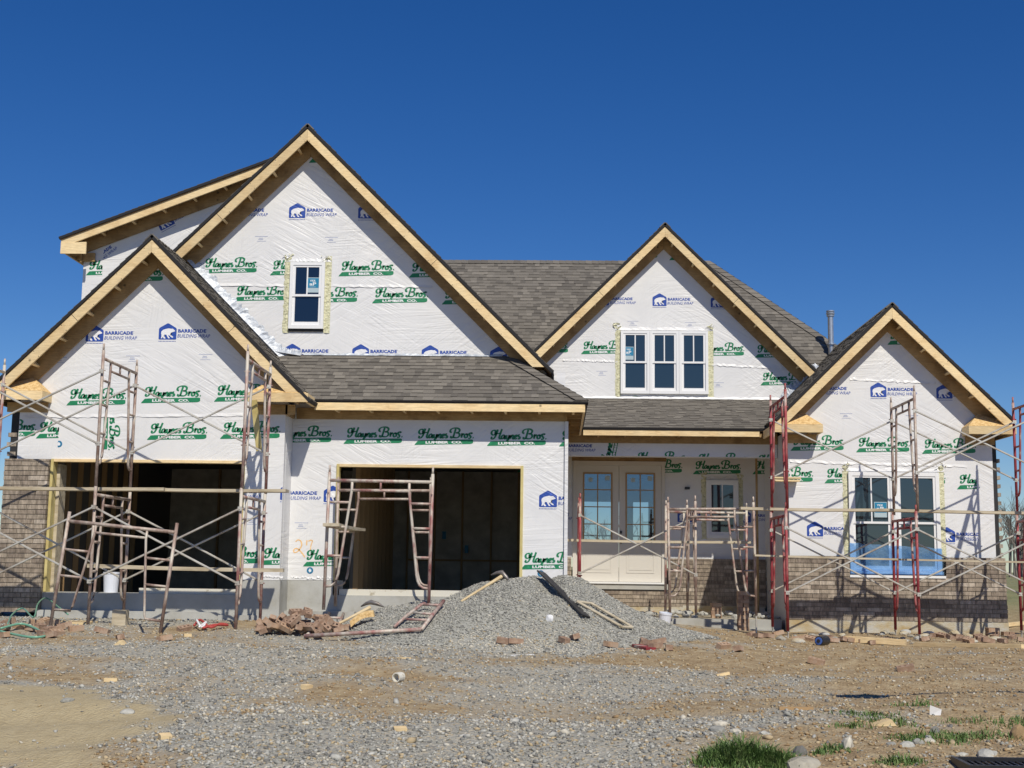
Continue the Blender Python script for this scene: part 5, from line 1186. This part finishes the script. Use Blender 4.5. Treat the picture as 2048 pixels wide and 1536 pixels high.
offcut(800, 1461, (.10, .06, .03), (.2, 0, .3), 'split wood scrap in the middle foreground'); offcut(375, 1273, (.10, .08, .04), (0, 0, .4), 'yellowish scrap near the brick heap')
offcut(158, 1247, (.34, .2, .03), (.1, 0, .1), 'board scrap under the near leg of the left scaffold', 'wood'); offcut(240, 1250, (.2, .15, .22), (0, 0, 0), 'chunk of blocking under the far leg of the left scaffold', 'plank')
offcut(808, 1317, (.16, .04, .015), (0, 0, .1), 'flat wooden shim on the gravel')
offcut(1245, 1298, (.5, .02, .015), (0, 0, .1), 'reddish strip of wood below the heap', 'brick2'); offcut(640, 1214, (.75, .3, .03), (rad(8), rad(-4), .15), 'yellow board scrap on top of the brick heap', 'wood')
# bucket in the left garage, pail at the porch
def bucket(x, y, z, r, h, lab, rot=(0, 0, 0), key='pail'):
    e_ = empty('bucket', (x, y, z), lab, 'bucket', rot=rot); n = 20
    mb = MB(); prof = [(r*.86, 0), (r, h), (r*1.04, h), (r*1.04, h-.03), (r*.98, h-.01), (r*.84, .01)]
    vs = [(q*math.cos(2*math.pi*j/n), q*math.sin(2*math.pi*j/n), zz) for q, zz in prof for j in range(n)]
    fs = [(i*n+j, i*n+(j+1) % n, (i+1)*n+(j+1) % n, (i+1)*n+j) for i in range(len(prof)-1) for j in range(n)]+[tuple(range(n))]
    mb.add(vs, fs, key); loc_part('pail', mb.mesh('pail'), e_)
    mb = MB(); mb.tube([(r*1.05*math.cos(t), -.01-r*.2*math.sin(t), h-.05-abs(math.sin(t))*.12) for t in [math.pi*i/10 for i in range(11)]], .004, 'steel', 5); loc_part('bail', mb.mesh('bail'), e_)
a = at(221, 1190, 21.35); bucket(a[0], 21.35, .42, .13, .33, 'white bucket standing in the left garage opening')
a = at(1328, 1246, 23.0); bucket(a[0], 23.0, float(gz(a[0], 23.0)), .11, .24, 'crumpled white pail at the right foot of the gravel heap', rot=(.1, .12, 0))
mb = MB(); n = 18; c0 = gpt(1638, 1291)
for r, k_ in ((.10, 'blackp'),):
    for (y0, y1, rr, kk) in ((0, .24, .075, 'blackp'), (-.012, 0, .058, 'bluelight')): mb.tube([(0, y0, 0), (0, y1, 0)], rr, kk, n)
mb.tube([(0, -.02, 0), (0, -.0125, 0)], .028, 'dark', 10)
o = mb.build('roll'); o.location = (c0[0], c0[1], c0[2]+.068); o.rotation_euler = (0, 0, rad(-38)); tag(o, 'dark roll of flashing with a blue end lying before the right wing', 'roll of flashing')
mb = MB(); n = 14; p = gpt(797, 1364)
for (ra, rb) in ((.045, .045),):
    vs = []; 
    for yy in (-.05, .05):
        for q in (.048, .038): vs += [(q*math.cos(2*math.pi*j/n), yy, q*math.sin(2*math.pi*j/n)) for j in range(n)]
    fs = []
    for j in range(n): k2 = (j+1) % n; fs += [(j, k2, 2*n+k2, 2*n+j), (n+j, 3*n+j, 3*n+k2, n+k2), (j, n+j, n+k2, k2), (2*n+j, 2*n+k2, 3*n+k2, 3*n+j)]
    mb.add(vs, fs, 'sill')
o = mb.build('pipe_offcut'); o.location = (p[0], p[1], p[2]+.045); o.rotation_euler = (0, 0, rad(-25)); tag(o, 'short cream pipe offcut lying on the gravel', 'pipe offcut')
o = rock(above(1099, 1243, .04), (.05, .03, .06), 'crumpled scrap of white paper on the front slope of the gravel heap', None, 'vinyl', 'paper_scrap', 'paper')
p = gpt(1871, 1432); mb = MB(); mb.add([(-.05, 0, 0), (.05, .02, 0), (.06, .02, .05), (-.05, -.02, .09), (0, .05, 0)], [(0, 1, 2, 3), (0, 4, 3), (1, 4, 2), (3, 4, 2)], 'vinyl'); o = mb.build('paper_cup'); o.location = p; tag(o, 'crushed white paper cup near the right edge', 'paper cup')
# hoses and strap
def hose(pts, r, key, lab, name, cat, grp=None, lift=.02):
    P = [Vector(above(px, py, lift+dz)) for px, py, dz in pts]; mb = MB(); mb.tube(crom(P, 6), r, key, 6); return tag(mb.build(name, smooth=True), lab, cat, grp)
hose([(0, 1268, .05), (40, 1262, .07), (70, 1268, .05), (90, 1276, .01), (60, 1279, .01), (15, 1274, .03), (0, 1270, .03)], .016, 'hose', 'pale green garden hose looped over the bricks at the left edge', 'garden_hose', 'hose')
hose([(14, 1256, .01), (24, 1245, .10), (44, 1241, .16), (66, 1252, .10), (74, 1240, .22), (90, 1234, .28), (112, 1240, .2), (135, 1246, .1)], .012, 'hose', 'green hose arching over the rubble behind the askew frame', 'garden_hose', 'hose')
hose([(388, 1258, .03), (400, 1254, .08), (420, 1262, .03), (440, 1258, .05), (455, 1256, .02), (430, 1260, .05), (405, 1262, .02)], .018, 'redp', 'tangled red strap on the ground before the left garage', 'red_strap', 'strap')
hose([(392, 1258, .10), (403, 1262, .02), (412, 1258, .07), (398, 1263, .03)], .016, 'vinyl', 'white rag caught in the red strap', 'rag', 'rag', lift=.03)
# rocks and drain grate in the right foreground
rock(gpt(1602, 1535), (.17, .11, .08), 'large pale rock at the bottom edge beside the grass', 'foreground rocks')
rock(gpt(1694, 1494), (.075, .05, .085), 'pointed cream rock in the dirt right of the grass', 'foreground rocks', 's5')
rock(gpt(1975, 1510), (.14, .08, .05), 'large grey rock lying behind the drain grate', 'foreground rocks', 's1'); rock(gpt(1600, 1510), (.06, .06, .07), 'dark grey rock behind the right end of the grass', 'foreground rocks', 's2')
rock(gpt(2040, 1478), (.08, .07, .10), 'brown clod at the right edge of the picture', 'foreground rocks', 's4'); rock(gpt(1870, 1468), (.05, .04, .05), 'small blue grey rock among the small tufts', 'foreground rocks', 's2')
rock(gpt(1812, 1492), (.09, .05, .04), 'low grey rock in front of the small tufts', 'foreground rocks', 's1')
for (px, py, s_) in ((1835, 1486, .05), (1858, 1483, .04), (1782, 1490, .035), (1923, 1512, .04), (1436, 1462, .06), (1470, 1465, .05), (1500, 1462, .055), (1530, 1468, .04), (1440, 1450, .05), (135, 1403, .05), (255, 1426, .05), (610, 1448, .03)):
    rock(gpt(px, py), (s_*1.3, s_, s_*.6), 'fist-sized grey stone lying loose on the ground', 'fist-sized stones', random.choice(['s0', 's1', 's5']))
g = gpt(1955, 1526); e_ = empty('drain_grate', (g[0]+.12, g[1]-.16, g[2]+.01), 'black plastic drain cover in the right foreground', 'drain cover')
mb = MB(); mb.box(-.30, .34, -.25, -.22, -.12, .03, 'blackp'); mb.box(-.30, -.27, -.219, .16, -.12, .03, 'blackp'); mb.box(.31, .34, -.219, .16, -.12, .03, 'blackp'); mb.box(-.269, .309, .13, .16, -.12, .03, 'blackp'); loc_part('rim', mb.mesh('rim'), e_)
mb = MB(); mb.box(-.269, .309, -.219, .129, -.02, -.005, 'blackp')
for i in range(12): mb.box(-.25+i*.046, -.235+i*.046, -.2, .11, -.004, .012, 'blackp')
loc_part('lid', mb.mesh('lid'), e_)

# unseen lamp-shaped form added outside the picture on the right; its arm throws the long thin shadow on the dirt
q = gpt(1722, 1393); hh = 6.0; lx, ly = q[0]+TA*hh/TE, q[1]-hh/TE; lz = q[2]+hh
e_ = empty('shadow_caster', (lx+2.35, ly, float(gz(lx+2.35, ly))), 'unseen lamp-shaped shadow caster with a long arm, added right of the plot', 'shadow caster')
mb = MB(); mb.tube([(lx+2.35, ly, -.6), (lx+2.35, ly, lz+.1)], [.07, .045], 'steel', 10); mb.build('post', e_)
mb = MB(); mb.tube([(lx+.15, ly, lz), (lx+1.0, ly+.02, lz+.05), (lx+1.7, ly-.03, lz+.03), (lx+2.35, ly, lz-.05)], [.035, .035, .05, .06], 'steel', 8); mb.build('arm', e_)
mb = MB(); mb.tube([(lx-.28, ly, lz-.02), (lx-.1, ly, lz-.01), (lx+.12, ly, lz), (lx+.28, ly, lz)], [.06, .16, .14, .05], 'steel', 10); mb.build('caster_head', e_)

# grass
def grass(name, patches, n, lab, hmax=.17):
    V = []; Fc = []
    for (px, py, rx, ry, dens) in patches:
        c = gpt(px, py)
        for _ in range(int(n*dens)):
            a = random.uniform(0, 6.28); q = math.sqrt(random.random()); x = c[0]+rx*q*math.cos(a); y = c[1]+ry*q*math.sin(a)
            q = q*random.uniform(.55, 1.35); x = c[0]+rx*q*math.cos(a); y = c[1]+ry*q*math.sin(a); h = hmax*random.uniform(.35, 1)*max(.25, 1.1-.65*q)*(.55+.9*float(vnoise(x, y, 6, 44)))*(1 if dens > .5 else .7); d = random.uniform(0, 6.28); l = h*random.uniform(.15, .9); wd = random.uniform(.003, .0065)
            z = float(gz(x, y))-.005; o = len(V); pxv, pyv = -math.sin(d)*wd, math.cos(d)*wd
            for t in (0, .5, .85): V += [(x+math.cos(d)*l*t*t-pxv*(1-t*.6), y+math.sin(d)*l*t*t-pyv*(1-t*.6), z+h*t*(1-.15*t)), (x+math.cos(d)*l*t*t+pxv*(1-t*.6), y+math.sin(d)*l*t*t+pyv*(1-t*.6), z+h*t*(1-.15*t))]
            V.append((x+math.cos(d)*l, y+math.sin(d)*l, z+h*.84)); Fc += [(o, o+1, o+3, o+2), (o+2, o+3, o+5, o+4), (o+4, o+5, o+6)]
    me = bpy.data.meshes.new(name); me.from_pydata(V, [], Fc); me.materials.append(M['grass']); tag(link(name, me), lab, 'grass', kind='stuff')
grass('grass', [(1492, 1530, .33, .17, 1.0), (1560, 1536, .18, .12, .5), (1450, 1516, .16, .10, .4)], 2000, 'thick clump of green grass at the bottom of the picture right of centre', .25)
grass('grass', [(1775, 1447, .28, .16, .28), (1735, 1432, .30, .12, .25), (1870, 1478, .36, .2, .35), (1930, 1478, .26, .16, .4), (1820, 1482, .2, .12, .2), (1800, 1528, .2, .1, .3), (1660, 1505, .16, .1, .3), (1950, 1445, .4, .15, .15), (2040, 1450, .3, .2, .25), (1830, 1412, .25, .1, .12), (1990, 1475, .4, .2, .2), (1700, 1455, .2, .1, .12)], 900, 'sparse small tufts of grass on the dirt at the lower right', .13)

# ================================================================== FAR BACKGROUND
def wood():
    mb_v = []; mb_f = []
    def seg(p, q, r0, r1):
        d = (q-p).normalized(); u = Vector((0, 0, 1)) if abs(d.z) < .9 else Vector((1, 0, 0)); u = (u-d*u.dot(d)).normalized(); t = d.cross(u); o = len(mb_v)
        for c, r in ((p, r0), (q, r1)):
            for j in range(3): a = 2.1*j; mb_v.append(tuple(c+u*r*math.cos(a)+t*r*math.sin(a)))
        for j in range(3): mb_f.append((o+j, o+(j+1) % 3, o+3+(j+1) % 3, o+3+j))
    def grow(p, d, L_, r, lv):
        q = p+d*L_; seg(p, q, r, r*.62)
        if lv == 0: return
        for _ in range(3 if lv > 1 else 4):
            nd = (d+Vector((random.gauss(0, .38), random.gauss(0, .38), random.gauss(.12, .22)))).normalized(); grow(p+d*L_*random.uniform(.55, 1), nd, L_*random.uniform(.5, .75), r*.5, lv-1)
    for i in range(170):
        x = random.uniform(34, 52) if i < 85 else random.uniform(-75, 70); y = random.uniform(98, 118)
        h = random.uniform(2.6, 3.4)*(1 if i < 85 else .75); z = float(gz(x, y))
        grow(Vector((x, y, z-.2)), Vector((random.gauss(0, .05), 0, 1)).normalized(), h, .10, 3)
    me = bpy.data.meshes.new('woodland'); me.from_pydata(mb_v, [], mb_f); me.materials.append(M['bark']); tag(link('woodland', me), 'far line of bare leafless trees behind the field', 'woodland', kind='stuff')
wood()
